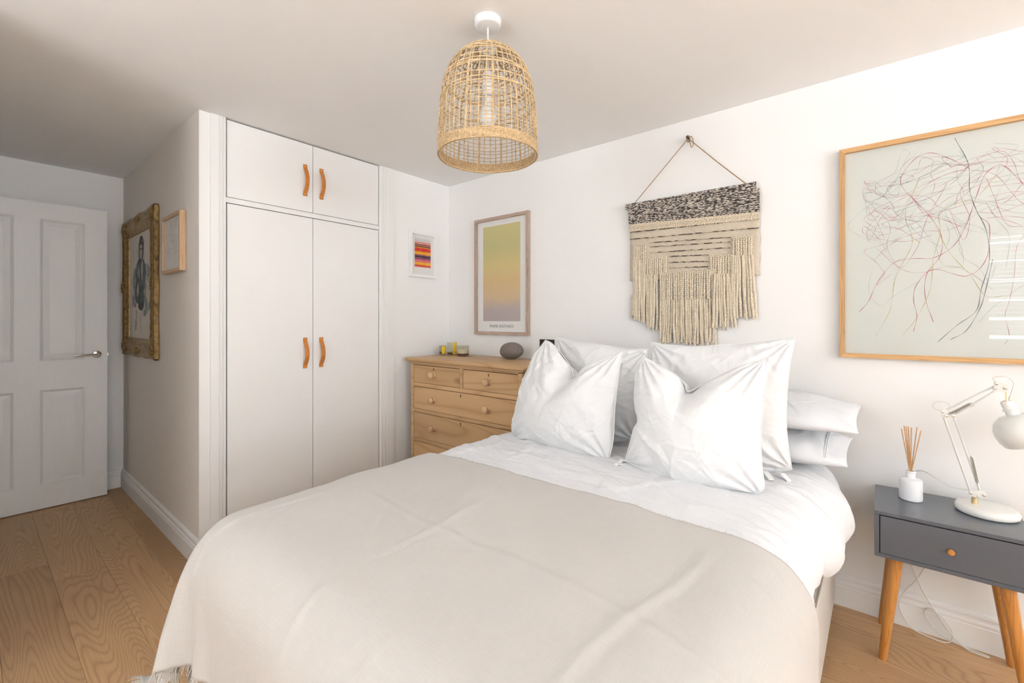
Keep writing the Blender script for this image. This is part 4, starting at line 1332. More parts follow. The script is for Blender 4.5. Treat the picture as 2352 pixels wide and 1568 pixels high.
for a in (0.35, 2.45, 4.54):
    pts = []
    for (z, rr) in sp_dense[::3]:
        rq = max(0.02, rr - 0.006)
        pts.append((PX + rq * math.cos(a + 0.12), PY + rq * math.sin(a + 0.12), z))
    wf.tube(pts, 0.0016, 6)
wf.tube([(PX + 0.021 * math.cos(2 * PI * j / 24), PY + 0.021 * math.sin(2 * PI * j / 24), 2.150) for j in range(24)], 0.0018, 6, closed=True)
wf.build('wire_frame', 'wire', pend, True)
mb = MB()
for j in range(3):
    a = 2 * PI * j / 3
    mb.tube([(PX + 0.014 * math.cos(a), PY + 0.014 * math.sin(a), 2.074), (PX + 0.021 * math.cos(a), PY + 0.021 * math.sin(a), 2.150)], 0.0014, 6)
mb.build('suspension_ring', 'wire', pend, True)

# ================================================================== WOVEN WALL HANGING
wh = thing('woven_wall_hanging', (1.84, -0.01, 1.09), 'cream and brown woven wool wall hanging with long tassels above the bed', 'wall hanging')
Yw = -0.012
mb = MB(); mb.tube([(1.490, -0.016, 1.852), (2.156, -0.016, 1.838)], 0.0075, 12)
mb.build('dowel', 'yarn', wh, True)
# flat woven ground
n, m = 40, 30
Pg = np.zeros((n, m, 3))
uu, vv_ = np.meshgrid(np.linspace(0, 1, n), np.linspace(0, 1, m), indexing='ij')
Pg[..., 0] = 1.515 + 0.648 * uu + 0.003 * np.sin(vv_ * 20) * (uu > 0.98)
Pg[..., 2] = 1.72 - 0.28 * vv_ - 0.012 * uu
Pg[..., 1] = Yw - 0.004 + 0.002 * np.sin(uu * 14 + vv_ * 5)
grid_obj('woven_ground', Pg, 'weave', wh, (1, 1), solid=-0.006)
# marled band: lumpy rows of thick wool
nb_rows = 13
for k in range(nb_rows):
    t = k / (nb_rows - 1)
    za, zb = 1.862 - t * 0.102, 1.862 - t * 0.130
    pts = []; rr = []
    for i in range(70):
        s = i / 69
        x = (1.497 if k < 3 else 1.513) + s * (0.655 if k < 3 else 0.652) + random.uniform(-0.001, 0.001)
        pts.append((x, Yw - 0.020 + 0.012 * max(0, t - 0.2) + 0.001 * math.sin(i * 2.1 + k), za + (zb - za) * s + 0.0008 * math.sin(i * 1.7 + k * 2)))
        rr.append(0.0066 + 0.0008 * math.sin(i * 2.3 + k * 1.3))
    b = MB(); b.tube(pts, rr, 6)
    b.build('marled_row', 'speckle', wh, True)
# looped cream band
for k in range(5):
    t = (k + 0.5) / 5
    pts = []; rr = []
    for i in range(120):
        s = i / 119
        pts.append((1.516 + s * 0.646, Yw - 0.011 + 0.0015 * math.sin(i * 2.4 + k), 1.756 - t * 0.042 + s * (-0.030 + t * 0.010) + 0.0015 * math.sin(i * 1.9 + k * 2)))
        rr.append(0.0048 + 0.0010 * math.sin(i * 3.1 + k))
    b = MB(); b.tube(pts, rr, 5)
    b.build('looped_row', 'yarn', wh, True)
# dark weft lines
for (xa, xb, za, zb) in ((1.516, 2.163, 1.711, 1.694), (1.516, 2.163, 1.672, 1.652), (1.632, 2.040, 1.640, 1.622), (1.634, 2.036, 1.617, 1.600), (1.634, 2.036, 1.585, 1.572),
                         (1.735, 1.938, 1.556, 1.545), (1.735, 1.938, 1.524, 1.514), (1.735, 1.934, 1.494, 1.487)):
    pts = [(xa + (xb - xa) * i / 30, Yw - 0.0085, za + (zb - za) * i / 30 + 0.0007 * math.sin(i * 1.9)) for i in range(31)]
    b = MB(); b.tube(pts, 0.0026, 6)
    b.build('dark_weft', 'dashes', wh, True)
# ribbed knot blocks: columns of stacked loops
def rib_mesh(h, seed):
    rnd = random.Random(seed)
    b = MB()
    prof = []
    nk = max(2, int(round(h / 0.0105)))
    for i in range(nk):
        z0 = -i * h / nk; z1 = -(i + 1) * h / nk
        prof += [(0.0030, z0), (0.0064, z0 + (z1 - z0) * 0.3), (0.0066, z0 + (z1 - z0) * 0.7), (0.0030, z1 + 0.0003)]
    b.lathe(prof, (0, 0, 0), 'Z', 8, sy=0.85)
    # tilt the loops so that they read as twisted wool
    b.v = [(x + 0.0008 * math.sin(z * 300), y, z + x * 0.25) for x, y, z in b.v]
    return b.mesh('knotted_rib', 'yarn', True, 70)
def rib_block(x0, x1, z0, h, n):
    me = rib_mesh(h, n)
    for k in range(n):
        link('knotted_rib', me, wh, loc=(x0 + (x1 - x0) * (k + 0.5) / n, Yw - 0.0115, z0 + 0.0015 * math.sin(k * 2.2)), rot=(0, random.uniform(-0.02, 0.02), 0))
rib_block(1.538, 1.612, 1.640, 0.092, 7)
rib_block(1.612, 1.727, 1.556, 0.096, 10)
rib_block(1.687, 1.972, 1.470, 0.147, 24)
rib_block(1.943, 2.048, 1.540, 0.096, 9)
rib_block(2.048, 2.136, 1.620, 0.094, 8)
# tassels
def tassel_mesh(h, seed):
    rnd = random.Random(seed)
    n_ = 14
    pts = []; rr = []
    a, p = rnd.uniform(0.002, 0.007), rnd.uniform(0, 6)
    a2, p2 = rnd.uniform(0.0005, 0.002), rnd.uniform(0, 6)
    for i in range(n_):
        t = i / (n_ - 1)
        pts.append((a * math.sin(2.2 * t + p) * t + 0.001 * math.sin(9 * t + p), a2 * math.sin(3 * t + p2), -h * t))
        rr.append(0.0060 + 0.0007 * math.sin(t * 12 + p) + (0.0006 * t))
    b = MB(); b.tube(pts, rr, 7)
    return b.mesh('tassel', 'yarn', True, 60)
def tassels(x0, x1, ztop0, ztop1, zb0, zb1, n, y, spread=0.0):
    ms = [tassel_mesh(1.0, s) for s in range(5)]
    for k in range(n):
        t = (k + 0.5) / n
        zt = ztop0 + (ztop1 - ztop0) * t
        zb = zb0 + (zb1 - zb0) * t + random.uniform(-0.010, 0.012)
        o = link('tassel', tassel_mesh(zt - zb, k * 7 + int(x0 * 1000)), wh, loc=(x0 + (x1 - x0) * t + random.uniform(-0.0015, 0.0015), y + random.uniform(-0.002, 0.002), zt), rot=(0, -spread * (t - 0.35) + random.uniform(-0.012, 0.012), 0))
tassels(1.687, 1.972, 1.326, 1.326, 1.092, 1.098, 24, Yw - 0.010, 0.06)
tassels(1.535, 1.612, 1.552, 1.548, 1.222, 1.205, 7, Yw - 0.010, 0.0)
tassels(1.612, 1.676, 1.464, 1.460, 1.175, 1.160, 6, Yw - 0.010, 0.0)
tassels(1.962, 2.050, 1.448, 1.444, 1.178, 1.172, 8, Yw - 0.015, 0.10)
tassels(2.048, 2.136, 1.530, 1.526, 1.222, 1.222, 9, Yw - 0.013, 0.12)
tassels(1.520, 1.550, 1.36, 1.36, 1.24, 1.235, 3, Yw - 0.004, 0.0)
# cord over the nail
mb = MB()
mb.tube([(1.551, -0.028, 1.872), (1.70, -0.026, 2.018), (1.832, -0.022, 2.150)], 0.0023, 6)
mb.tube([(2.115, -0.028, 1.860), (1.98, -0.026, 2.000), (1.842, -0.022, 2.150)], 0.0023, 6)
mb.tube(spline([(1.838, -0.024, 2.155), (1.850, -0.026, 2.162), (1.862, -0.027, 2.145), (1.864, -0.028, 2.115), (1.856, -0.028, 2.103), (1.850, -0.027, 2.118), (1.846, -0.026, 2.148)], 5), 0.0021, 6)
for k in range(3):
    mb.tube([(1.838 + 0.0075 * math.cos(2 * PI * j / 16), -0.018 - 0.003 * k, 2.150 + 0.012 * math.sin(2 * PI * j / 16)) for j in range(16)], 0.0022, 6, closed=True)
mb.build('hanging_cord', 'rope', wh, True)
mb = MB(); mb.tube([(1.838, 0.0, 2.152), (1.838, -0.034, 2.158)], 0.0042, 10); mb.lathe([(0.0, -0.041), (0.007, -0.039), (0.0085, -0.036), (0.0075, -0.033), (0.0, -0.032)], (1.838, 0, 2.1585), 'Y', 14)
tag(mb.build('wall_nail', 'hook', None, True), 'dark nail in the wall holding the cord of the woven hanging', 'nail')

# ================================================================== PICTURES
def frame_parts(root, mats, x0, x1, z0, z1, fw, depth, fn, back_gap=0.002, bev=0.0012):
    """four mitred mouldings; fn(a, d, z) maps wall coordinates to the room, d is the distance from the wall"""
    (mh, mv) = mats
    def mitre(a0, a1, b0, b1, horizontal, outer_first):
        mb = MB()
        if horizontal:
            lo, hi = (b0, b1)
            if outer_first: poly = [(a0, lo), (a1, lo), (a1 - fw, hi), (a0 + fw, hi)]
            else: poly = [(a0 + fw, lo), (a1 - fw, lo), (a1, hi), (a0, hi)]
        else:
            if outer_first: poly = [(a0, b0), (a1, b0 + fw), (a1, b1 - fw), (a0, b1)]
            else: poly = [(a0, b0 + fw), (a1, b0), (a1, b1), (a0, b1 - fw)]
        mb.extrude_poly(poly, lambda a, b, d: fn(a, d, b), back_gap, depth)
        return mb
    mitre(x0, x1, z0, z0 + fw, True, True).build('frame_bottom', mh, root)
    mitre(x0, x1, z1 - fw, z1, True, False).build('frame_top', mh, root)
    mitre(x0, x0 + fw, z0, z1, False, True).build('frame_side', mv, root)
    mitre(x1 - fw, x1, z0, z1, False, False).build('frame_side', mv, root)
def panel(root, name, mat, x0, x1, z0, z1, d0, d1, fn):
    mb = MB(); mb.extrude_poly([(x0, z0), (x1, z0), (x1, z1), (x0, z1)], lambda a, b, d: fn(a, d, b), d0, d1)
    return mb.build(name, mat, root)
fA = lambda a, d, z: (a, -d, z)                 # head wall
fBw = lambda a, d, z: (d, a, z)                 # corner wall
fC = lambda a, d, z: (a, YA - d, z)             # alcove wall
def ribbon(mb, pts, wd, d, fn, th=0.0006):
    """flat pencil or brush stroke lying on the sheet"""
    P = [np.array(p) for p in pts]
    vs_ = []
    for i, p in enumerate(P):
        t = P[min(i + 1, len(P) - 1)] - P[max(i - 1, 0)]
        t = t / (np.linalg.norm(t) + 1e-9)
        nn = np.array([-t[1], t[0]])
        w_ = (wd[i] if hasattr(wd, '__len__') else wd) / 2
        for q, dd in ((p - nn * w_, d), (p + nn * w_, d), (p + nn * w_, d + th), (p - nn * w_, d + th)):
            vs_.append(fn(q[0], dd, q[1]))
    fs_ = []
    for i in range(len(P) - 1):
        for j in range(4):
            fs_.append((i * 4 + j, i * 4 + (j + 1) % 4, i * 4 + 4 + (j + 1) % 4, i * 4 + 4 + j))
    mb.add(vs_, fs_)

# big line drawing
art = thing('framed_line_drawing', (3.05, 0, 1.058), 'large oak-framed drawing of tangled red, green and grey lines', 'picture')
AX0, AX1, AZ0, AZ1 = 2.468, 3.66, 1.060, 1.940
frame_parts(art, ('oak_h', 'oak_v'), AX0, AX1, AZ0, AZ1, 0.0185, 0.030, fA)
sheet = panel(art, 'drawing_sheet', 'paper', AX0 + 0.017, AX1 - 0.017, AZ0 + 0.017, AZ1 - 0.017, 0.006, 0.010, fA)
ART = [
('r',[(2.534,1.251),(2.566,1.297),(2.593,1.371),(2.645,1.448),(2.704,1.46),(2.761,1.458),(2.816,1.497),(2.851,1.573),(2.877,1.674),(2.902,1.754),(2.944,1.775),(2.992,1.7)]),
('r',[(2.761,1.209),(2.738,1.305),(2.742,1.395),(2.78,1.463),(2.784,1.538),(2.752,1.619),(2.714,1.677),(2.665,1.771),(2.704,1.848),(2.752,1.866),(2.807,1.831),(2.86,1.781)]),
('r',[(2.704,1.173),(2.714,1.235),(2.704,1.3),(2.714,1.358),(2.761,1.413),(2.851,1.382),(2.902,1.439),(2.911,1.559),(2.886,1.599),(2.869,1.651)]),
('y',[(2.588,1.151),(2.634,1.262),(2.65,1.388),(2.694,1.497),(2.699,1.548),(2.68,1.643),(2.723,1.779)]),
('y',[(2.67,1.156),(2.714,1.228),(2.752,1.337),(2.761,1.451),(2.78,1.551),(2.784,1.639),(2.877,1.674),(2.923,1.737)]),
('y',[(2.952,1.304),(2.902,1.306),(2.86,1.387),(2.807,1.473),(2.766,1.579)]),
('k',[(2.773,1.132),(2.825,1.196),(2.877,1.252),(2.89,1.331),(2.911,1.438),(2.902,1.548),(2.877,1.625),(2.86,1.701),(2.856,1.801),(2.82,1.906)]),
('k',[(2.809,1.143),(2.851,1.178),(2.886,1.258),(2.902,1.33),(2.919,1.438)]),
('g',[(2.503,1.6),(2.501,1.629),(2.561,1.689),(2.609,1.721),(2.645,1.768),(2.68,1.854),(2.694,1.88)]),
('g',[(2.503,1.6),(2.539,1.568),(2.593,1.541),(2.619,1.498),(2.588,1.467),(2.566,1.345),(2.603,1.276),(2.645,1.315),(2.723,1.371)]),
('g',[(2.694,1.88),(2.67,1.895),(2.645,1.808),(2.588,1.773),(2.624,1.719),(2.685,1.721),(2.742,1.646),(2.816,1.641),(2.877,1.661),(2.991,1.595),(3.12,1.62)]),
('g',[(2.553,1.714),(2.609,1.688),(2.665,1.639),(2.704,1.613),(2.761,1.515),(2.789,1.43),(2.843,1.426),(2.825,1.546),(2.793,1.638),(2.834,1.669),(2.911,1.643),(2.992,1.665),(3.15,1.60)]),
('r',[(2.593,1.51),(2.66,1.427),(2.723,1.403),(2.807,1.422),(2.86,1.394),(2.919,1.329)]),
('r',[(2.588,1.773),(2.593,1.731),(2.66,1.712),(2.742,1.749),(2.816,1.778),(2.877,1.771),(2.927,1.743),(2.968,1.669),(2.992,1.63),(3.1,1.5)]),
('r',[(3.08,1.55),(2.992,1.7),(2.972,1.775),(2.944,1.826),(2.89,1.817),(2.847,1.784),(2.761,1.758),(2.704,1.691),(2.655,1.634),(2.609,1.607),(2.665,1.579),(2.723,1.52)]),
('r',[(2.582,1.672),(2.619,1.632),(2.634,1.583),(2.624,1.511),(2.665,1.427),(2.714,1.501),(2.742,1.608),(2.784,1.703),(2.798,1.738)]),
('k',[(2.624,1.739),(2.655,1.78),(2.685,1.806),(2.723,1.811),(2.789,1.816),(2.851,1.796),(2.89,1.793)]),
('r',[(2.992,1.548),(2.952,1.565),(2.919,1.678),(2.898,1.743),(2.86,1.726),(2.834,1.694),(2.86,1.597),(2.843,1.519),(2.807,1.636)]),
('g',[(2.952,1.405),(2.96,1.517),(2.927,1.587),(2.902,1.645),(2.869,1.626),(2.843,1.587),(2.798,1.637),(2.742,1.672),(2.685,1.662),(2.624,1.638)]),
('r',[(2.948,1.129),(2.96,1.162),(2.95,1.233),(2.96,1.286),(2.972,1.374),(2.976,1.462),(2.992,1.513),(3.05,1.62)]),
('k',[(2.619,1.733),(2.634,1.764),(2.665,1.791),(2.655,1.713),(2.624,1.752),(2.675,1.762),(2.704,1.783),(2.66,1.805)]),
('g',[(2.886,1.212),(2.919,1.263),(2.952,1.298),(2.992,1.338),(3.1,1.42)]),
]
rnd = random.Random(5)
for k in range(26):                           # looser meanders through the middle of the tangle
    x, z = rnd.uniform(2.60, 3.45), rnd.uniform(1.48, 1.80)
    a = rnd.uniform(0, 6.28); pts = []
    for i in range(rnd.randint(5, 9)):
        pts.append((x, z))
        a += rnd.uniform(-0.9, 0.9)
        x += 0.075 * math.cos(a); z += 0.055 * math.sin(a)
        if z > 1.83 or z < 1.40 or x < 2.56: a += 2.2
        x = min(max(x, 2.55), 3.55); z = min(max(z, 1.36), 1.86)
    ART.append((rnd.choice('rrrgg'), pts))
for k in range(34):                           # fine scribble in the upper left of the tangle
    x, z = rnd.uniform(2.60, 2.98), rnd.uniform(1.56, 1.82)
    a = rnd.uniform(-0.5, 0.5) + rnd.choice([0, PI]); pts = []
    for i in range(rnd.randint(5, 8)):
        pts.append((x, z))
        a += rnd.uniform(-0.7, 0.7)
        x += 0.060 * math.cos(a); z += 0.045 * math.sin(a)
        if z > 1.82 or z < 1.52 or x < 2.58: a += 2.0
        x = min(max(x, 2.56), 3.5); z = min(max(z, 1.44), 1.85)
    ART.append((rnd.choice('rrgggk'), pts))
for k in range(10):                           # hanging ends on the right half
    x = rnd.uniform(3.02, 3.5); z = 1.55; pts = []
    for i in range(6):
        pts.append((x, z)); x += rnd.uniform(-0.05, 0.05); z -= 0.075
    ART.append((rnd.choice('rrykg'), pts))
lines = {c: MB() for c in 'rykg'}
for i, (c, pts) in enumerate(ART):
    p = spline(pts, 9)
    base = 0.0019 if i < 9 and c in 'ryk' else 0.0010
    wd = [base * (0.75 + 0.35 * math.sin(j * 0.7 + i)) for j in range(len(p))]
    ribbon(lines[c], p, wd, 0.0100 + 0.00003 * (i % 9), fA, 0.0003)
for c, nm in dict(r='crimson_lines', y='olive_lines', k='charcoal_lines', g='grey_lines').items():
    lo = lines[c].build(nm, 'pencil_' + c, art)
panel(art, 'glass', 'glass', AX0 + 0.0165, AX1 - 0.0165, AZ0 + 0.0165, AZ1 - 0.0165, 0.0200, 0.0215, fA)

# colour-wash poster
pr = thing('framed_poster', (0.55, 0, 1.115), 'tall yellow and peach art poster in a grey-brown wooden frame', 'picture')
RX0, RX1, RZ0, RZ1 = 0.303, 0.801, 1.116, 1.948
frame_parts(pr, ('grey_h', 'grey_v'), RX0, RX1, RZ0, RZ1, 0.022, 0.026, fA)
panel(pr, 'white_sheet', 'mount', RX0 + 0.02, RX1 - 0.02, RZ0 + 0.02, RZ1 - 0.02, 0.006, 0.009, fA)
panel(pr, 'printed_area', 'poster', 0.378, 0.722, 1.212, 1.888, 0.0091, 0.0096, fA)
def lettering(txt, size, loc, rot, mat, parent, name):
    cu = bpy.data.curves.new(name, 'FONT')
    cu.body = txt; cu.size = size; cu.align_x = 'CENTER'; cu.align_y = 'CENTER'; cu.extrude = 0.0003; cu.space_character = 1.08
    tmp = bpy.data.objects.new(name + '_tmp', cu); COL.objects.link(tmp)
    dg = bpy.context.evaluated_depsgraph_get()
    me = bpy.data.meshes.new_from_object(tmp.evaluated_get(dg))
    bpy.data.objects.remove(tmp); bpy.data.curves.remove(cu)
    me.materials.clear(); me.materials.append(MAT[mat])
    return link(name, me, parent, loc, rot)
lettering('MARK ROTHKO', 0.029, (0.552, -0.0095, 1.176), (PI / 2, 0, 0), 'ink', pr, 'printed_name')
panel(pr, 'glass', 'glass', RX0 + 0.0195, RX1 - 0.0195, RZ0 + 0.0195, RZ1 - 0.0195, 0.0165, 0.018, fA)

# small striped textile
st = thing('framed_striped_textile', (0, -0.26, 1.53), 'small white-framed red and orange striped textile on the corner wall', 'picture')
SY0, SY1, SZ0, SZ1 = -0.386, -0.138, 1.532, 1.862
frame_parts(st, ('gloss_white', 'gloss_white'), SY0, SY1, SZ0, SZ1, 0.020, 0.022, fBw)
panel(st, 'mount', 'mount', SY0 + 0.018, SY1 - 0.018, SZ0 + 0.018, SZ1 - 0.018, 0.005, 0.008, fBw)
panel(st, 'striped_cloth', 'stripes', -0.336, -0.190, 1.605, 1.790, 0.0082, 0.0100, fBw)
for i in range(18):
    yy = -0.333 + i * 0.0083
    t_ = MB(); t_.tube([(0.0092, yy, 1.790), (0.0095, yy + 0.002 * math.sin(i), 1.803), (0.0092, yy + 0.004 * math.sin(i * 2.3), 1.813 + 0.004 * math.sin(i * 1.7))], 0.0008, 4)
    t_.build('loose_thread', 'ink_pale', st)
panel(st, 'glass', 'glass', SY0 + 0.0175, SY1 - 0.0175, SZ0 + 0.0175, SZ1 - 0.0175, 0.0140, 0.0155, fBw)

# gilt portrait
gp = thing('gilt_framed_portrait', (-1.08, YA, 0.985), 'tall painting of a figure in a dark teal coat in an ornate gilt frame', 'picture')
GX0, GX1, GZ0, GZ1 = -1.570, -0.722, 0.985, 1.905
def gilt_profile():
    return [(0.0, 0.004), (0.0, 0.040), (0.006, 0.046), (0.016, 0.047), (0.024, 0.040), (0.034, 0.036), (0.044, 0.041), (0.054, 0.050), (0.064, 0.053), (0.074, 0.049), (0.082, 0.036), (0.092, 0.026), (0.102, 0.024), (0.110, 0.020), (0.112, 0.012), (0.112, 0.006)]
gprof = [(a * 1.02, 0.002 + b * 0.58) for a, b in gilt_profile()]
cor = [(GX0, GZ0), (GX1, GZ0), (GX1, GZ1), (GX0, GZ1)]
ins = [(1, 1), (-1, 1), (-1, -1), (1, -1)]
for k in range(4):
    c0, c1 = cor[k], cor[(k + 1) % 4]; i0, i1 = ins[k], ins[(k + 1) % 4]
    vs_ = []; fs_ = []
    nseg = 40
    for s in range(nseg + 1):
        t = s / nseg
        for q, (a, d) in enumerate(gprof):
            p0 = (c0[0] + i0[0] * a, c0[1] + i0[1] * a); p1 = (c1[0] + i1[0] * a, c1[1] + i1[1] * a)
            env = max(0, abs(t - 0.5) * 2 - 0.55) / 0.45 + max(0, 1 - abs(t - 0.5) * 9)
            orn = 0.0032 * math.sin(s * 2.1 + q * 0.9) * (1 if 6 <= q <= 10 else 0.35 if q in (2, 3) else 0) * (0.25 + env)
            wob = 0.004 * math.sin(t * 2 * PI * 3) * (1 if q < 4 else 0) + 0.006 * env * (1 if q < 3 else 0)
            a_, b_ = p0[0] + (p1[0] - p0[0]) * t, p0[1] + (p1[1] - p0[1]) * t
            if k in (0, 2): b_ -= wob * (1 if k == 0 else -1)
            else: a_ += wob * (1 if k == 1 else -1)
            vs_.append(fC(a_, d + orn, b_))
    npf = len(gprof)
    for s in range(nseg):
        for q in range(npf):
            fs_.append((s * npf + q, s * npf + (q + 1) % npf, (s + 1) * npf + (q + 1) % npf, (s + 1) * npf + q))
    mb = MB(); mb.add(vs_, fs_)
    mb.build('gilt_moulding', 'gold', gp, True, 50)
# cast corner and centre ornaments
def ornament(xc, zc, sx_, sz_):
    sx_ *= 0.75; sz_ *= 0.75
    mb = MB()
    rn = random.Random(int(xc * 100 + zc * 1000))
    for k in range(9):
        a = 2 * PI * k / 9 + 0.3
        px_, pz_ = xc + sx_ * 0.62 * math.cos(a), zc + sz_ * 0.62 * math.sin(a)
        mb.lathe([(0.0, 0.012), (0.007, 0.010), (0.011, 0.004), (0.011, -0.004)], fC(px_, 0.027, pz_), 'Y', 10, rot=Matrix.Rotation(PI, 3, 'X'))
        mb.tube([fC(xc + sx_ * 0.2 * math.cos(a), 0.032, zc + sz_ * 0.2 * math.sin(a)), fC(px_, 0.034, pz_), fC(xc + sx_ * math.cos(a + 0.35), 0.027, zc + sz_ * math.sin(a + 0.35))], [0.007, 0.006, 0.003], 7)
    mb.lathe([(0.0, 0.014), (0.010, 0.011), (0.015, 0.002), (0.015, -0.006)], fC(xc, 0.029, zc), 'Y', 14, rot=Matrix.Rotation(PI, 3, 'X'))
    mb.build('ornament', 'gold', gp, True, 60)
for (a, b) in ((GX0 + 0.052, GZ0 + 0.052), (GX1 - 0.052, GZ0 + 0.052), (GX1 - 0.052, GZ1 - 0.052), (GX0 + 0.052, GZ1 - 0.052)):
    ornament(a, b, 0.052, 0.052)
for (a, b) in (((GX0 + GX1) / 2, GZ1 - 0.035), ((GX0 + GX1) / 2, GZ0 + 0.035)):
    ornament(a, b, 0.07, 0.034)
for (a, b) in ((GX0 + 0.035, (GZ0 + GZ1) / 2), (GX1 - 0.035, (GZ0 + GZ1) / 2)):
    ornament(a, b, 0.034, 0.06)
panel(gp, 'canvas', 'canvas', GX0 + 0.110, GX1 - 0.110, GZ0 + 0.110, GZ1 - 0.110, 0.003, 0.007, fC)
gx = lambda t: GX0 + 0.113 + t * (GX1 - GX0 - 0.226)
gz = lambda t: GZ0 + 0.113 + t * (GZ1 - GZ0 - 0.226)
def paint(name, mat, pts, d, sm=6):
    P = [(gx(a), gz(b)) for a, b in pts]
    P = [tuple(q) for q in spline(P, sm, closed=True)]
    mb = MB(); mb.extrude_poly(P, lambda a, b, dd: fC(a, dd, b), d, d + 0.0003)
    mb.build(name, mat, gp)
paint('background_wash', 'paint_wash', [(0.62, 0.22), (0.86, 0.28), (0.9, 0.46), (0.84, 0.66), (0.66, 0.68), (0.6, 0.5)], 0.0071)
paint('background_wash', 'paint_wash', [(0.16, 0.36), (0.30, 0.30), (0.34, 0.52), (0.3, 0.70), (0.18, 0.64), (0.13, 0.5)], 0.0071)
paint('rose_wash', 'paint_rose', [(0.24, 0.08), (0.31, 0.09), (0.33, 0.15), (0.27, 0.17)], 0.0072)
paint('rose_wash', 'paint_rose', [(0.1, 0.3), (0.17, 0.31), (0.2, 0.40), (0.14, 0.42)], 0.0072)
paint('painted_coat', 'paint_coat', [(0.26, 0.40), (0.30, 0.56), (0.28, 0.66), (0.38, 0.74), (0.50, 0.76), (0.66, 0.72), (0.70, 0.58), (0.66, 0.44), (0.66, 0.34), (0.56, 0.30), (0.44, 0.32), (0.34, 0.34)], 0.0074)
paint('painted_hair', 'paint_hair', [(0.44, 0.74), (0.42, 0.86), (0.47, 0.955), (0.56, 0.965), (0.63, 0.90), (0.62, 0.80), (0.58, 0.735), (0.5, 0.72)], 0.0076)
paint('painted_face', 'paint_skin', [(0.475, 0.79), (0.47, 0.85), (0.50, 0.885), (0.56, 0.88), (0.575, 0.82), (0.55, 0.76), (0.51, 0.75)], 0.0079)
paint('painted_features', 'paint_hair', [(0.475, 0.842), (0.50, 0.852), (0.57, 0.850), (0.575, 0.842), (0.52, 0.836)], 0.0083, 3)
paint('painted_hand', 'paint_skin', [(0.34, 0.42), (0.36, 0.50), (0.41, 0.535), (0.43, 0.49), (0.41, 0.43), (0.37, 0.40)], 0.0078)
paint('painted_hand', 'paint_skin', [(0.53, 0.62), (0.55, 0.72), (0.585, 0.745), (0.60, 0.68), (0.59, 0.60), (0.56, 0.55)], 0.0078)
paint('painted_cuff', 'paint_hair', [(0.40, 0.30), (0.48, 0.27), (0.58, 0.27), (0.62, 0.32), (0.54, 0.35), (0.44, 0.34)], 0.0077)
paint('painted_drip', 'paint_wash', [(0.30, 0.17), (0.315, 0.17), (0.325, 0.26), (0.30, 0.27)], 0.0072, 3)

# small sketch in a pale oak box frame
sk = thing('box_framed_sketch', (-0.37, YA, 1.475), 'small faded sketch in a deep pale oak box frame', 'picture')
KX0, KX1, KZ0, KZ1 = -0.545, -0.200, 1.478, 1.792
frame_parts(sk, ('lightoak', 'lightoak'), KX0, KX1, KZ0, KZ1, 0.017, 0.030, fC)
panel(sk, 'sketch_sheet', 'sketchpaper', KX0 + 0.016, KX1 - 0.016, KZ0 + 0.016, KZ1 - 0.016, 0.014, 0.018, fC)
rnd = random.Random(9)
ks = MB()
for k in range(26):
    x, z = rnd.uniform(KX0 + 0.07, KX1 - 0.06), rnd.uniform(KZ0 + 0.09, KZ1 - 0.06)
    a = rnd.choice([1.5, 1.7, 0.2, 2.9, 1.2]); pts = []
    for i in range(5):
        pts.append((x, z)); x += 0.02 * math.cos(a); z += 0.02 * math.sin(a); a += rnd.uniform(-0.7, 0.7)
        x = min(max(x, KX0 + 0.03), KX1 - 0.03); z = min(max(z, KZ0 + 0.05), KZ1 - 0.03)
    ribbon(ks, spline(pts, 5), 0.0016, 0.0181, fC, 0.0003)
ks.build('sketch_lines', 'sketch_ink', sk)
panel(sk, 'glass', 'glass', KX0 + 0.0165, KX1 - 0.0165, KZ0 + 0.0165, KZ1 - 0.0165, 0.0240, 0.0255, fC)

# wall switch
sw = thing('wall_switch', (0.936, 0, 1.008), 'dark metal double switch plate on the wall above the chest', 'switch')
mb = MB(); mb.box(0.879, 0.995, -0.006, 0.0, 1.008, 1.094, bev=0.0015); mb.build('plate', 'switch', sw)
for xc in (0.912, 0.962):
    mb = MB(); mb.box(xc - 0.011, xc + 0.011, -0.0105, -0.006, 1.038, 1.066, bev=0.0012); mb.build('rocker', 'gap', sw)

# ================================================================== BEDSIDE TABLE
NX0, NX1, NF, NBk, NZ0, NZ1 = 2.587, 2.972, -0.354, -0.032, 0.389, 0.549
nt_ = thing('bedside_table', (2.78, -0.19, 0), 'slate-grey one-drawer bedside table on splayed orange wooden legs', 'bedside table')
tk = 0.013
mb = MB(); mb.box(NX0, NX1, NF, NBk, NZ1 - tk, NZ1, bev=0.0012); mb.build('top', 'grey_paint', nt_)
mb = MB(); mb.box(NX0, NX1, NF, NBk, NZ0, NZ0 + tk, bev=0.0012); mb.build('base_panel', 'grey_paint', nt_)
for (a, b) in ((NX0, NX0 + tk), (NX1 - tk, NX1)):
    mb = MB(); mb.box(a, b, NF, NBk, NZ0 + tk, NZ1 - tk, bev=0.0008); mb.build('side_panel', 'grey_paint', nt_)
mb = MB(); mb.box(NX0 + tk, NX1 - tk, NBk - 0.01, NBk, NZ0 + tk, NZ1 - tk); mb.build('back_panel', 'gap', nt_)
mb = MB(); mb.box(NX0 + tk + 0.0022, NX1 - tk - 0.002, NF + 0.001, NF + 0.018, NZ0 + tk + 0.0012, NZ1 - tk - 0.0035, bev=0.0008)
dw = mb.build('drawer', 'grey_paint', nt_)
mb = MB(); mb.box(NX0 + tk + 0.006, NX1 - tk - 0.006, NF + 0.018, NBk - 0.03, NZ0 + tk + 0.004, NZ1 - tk - 0.02); mb.build('drawer_box', 'gap', dw)
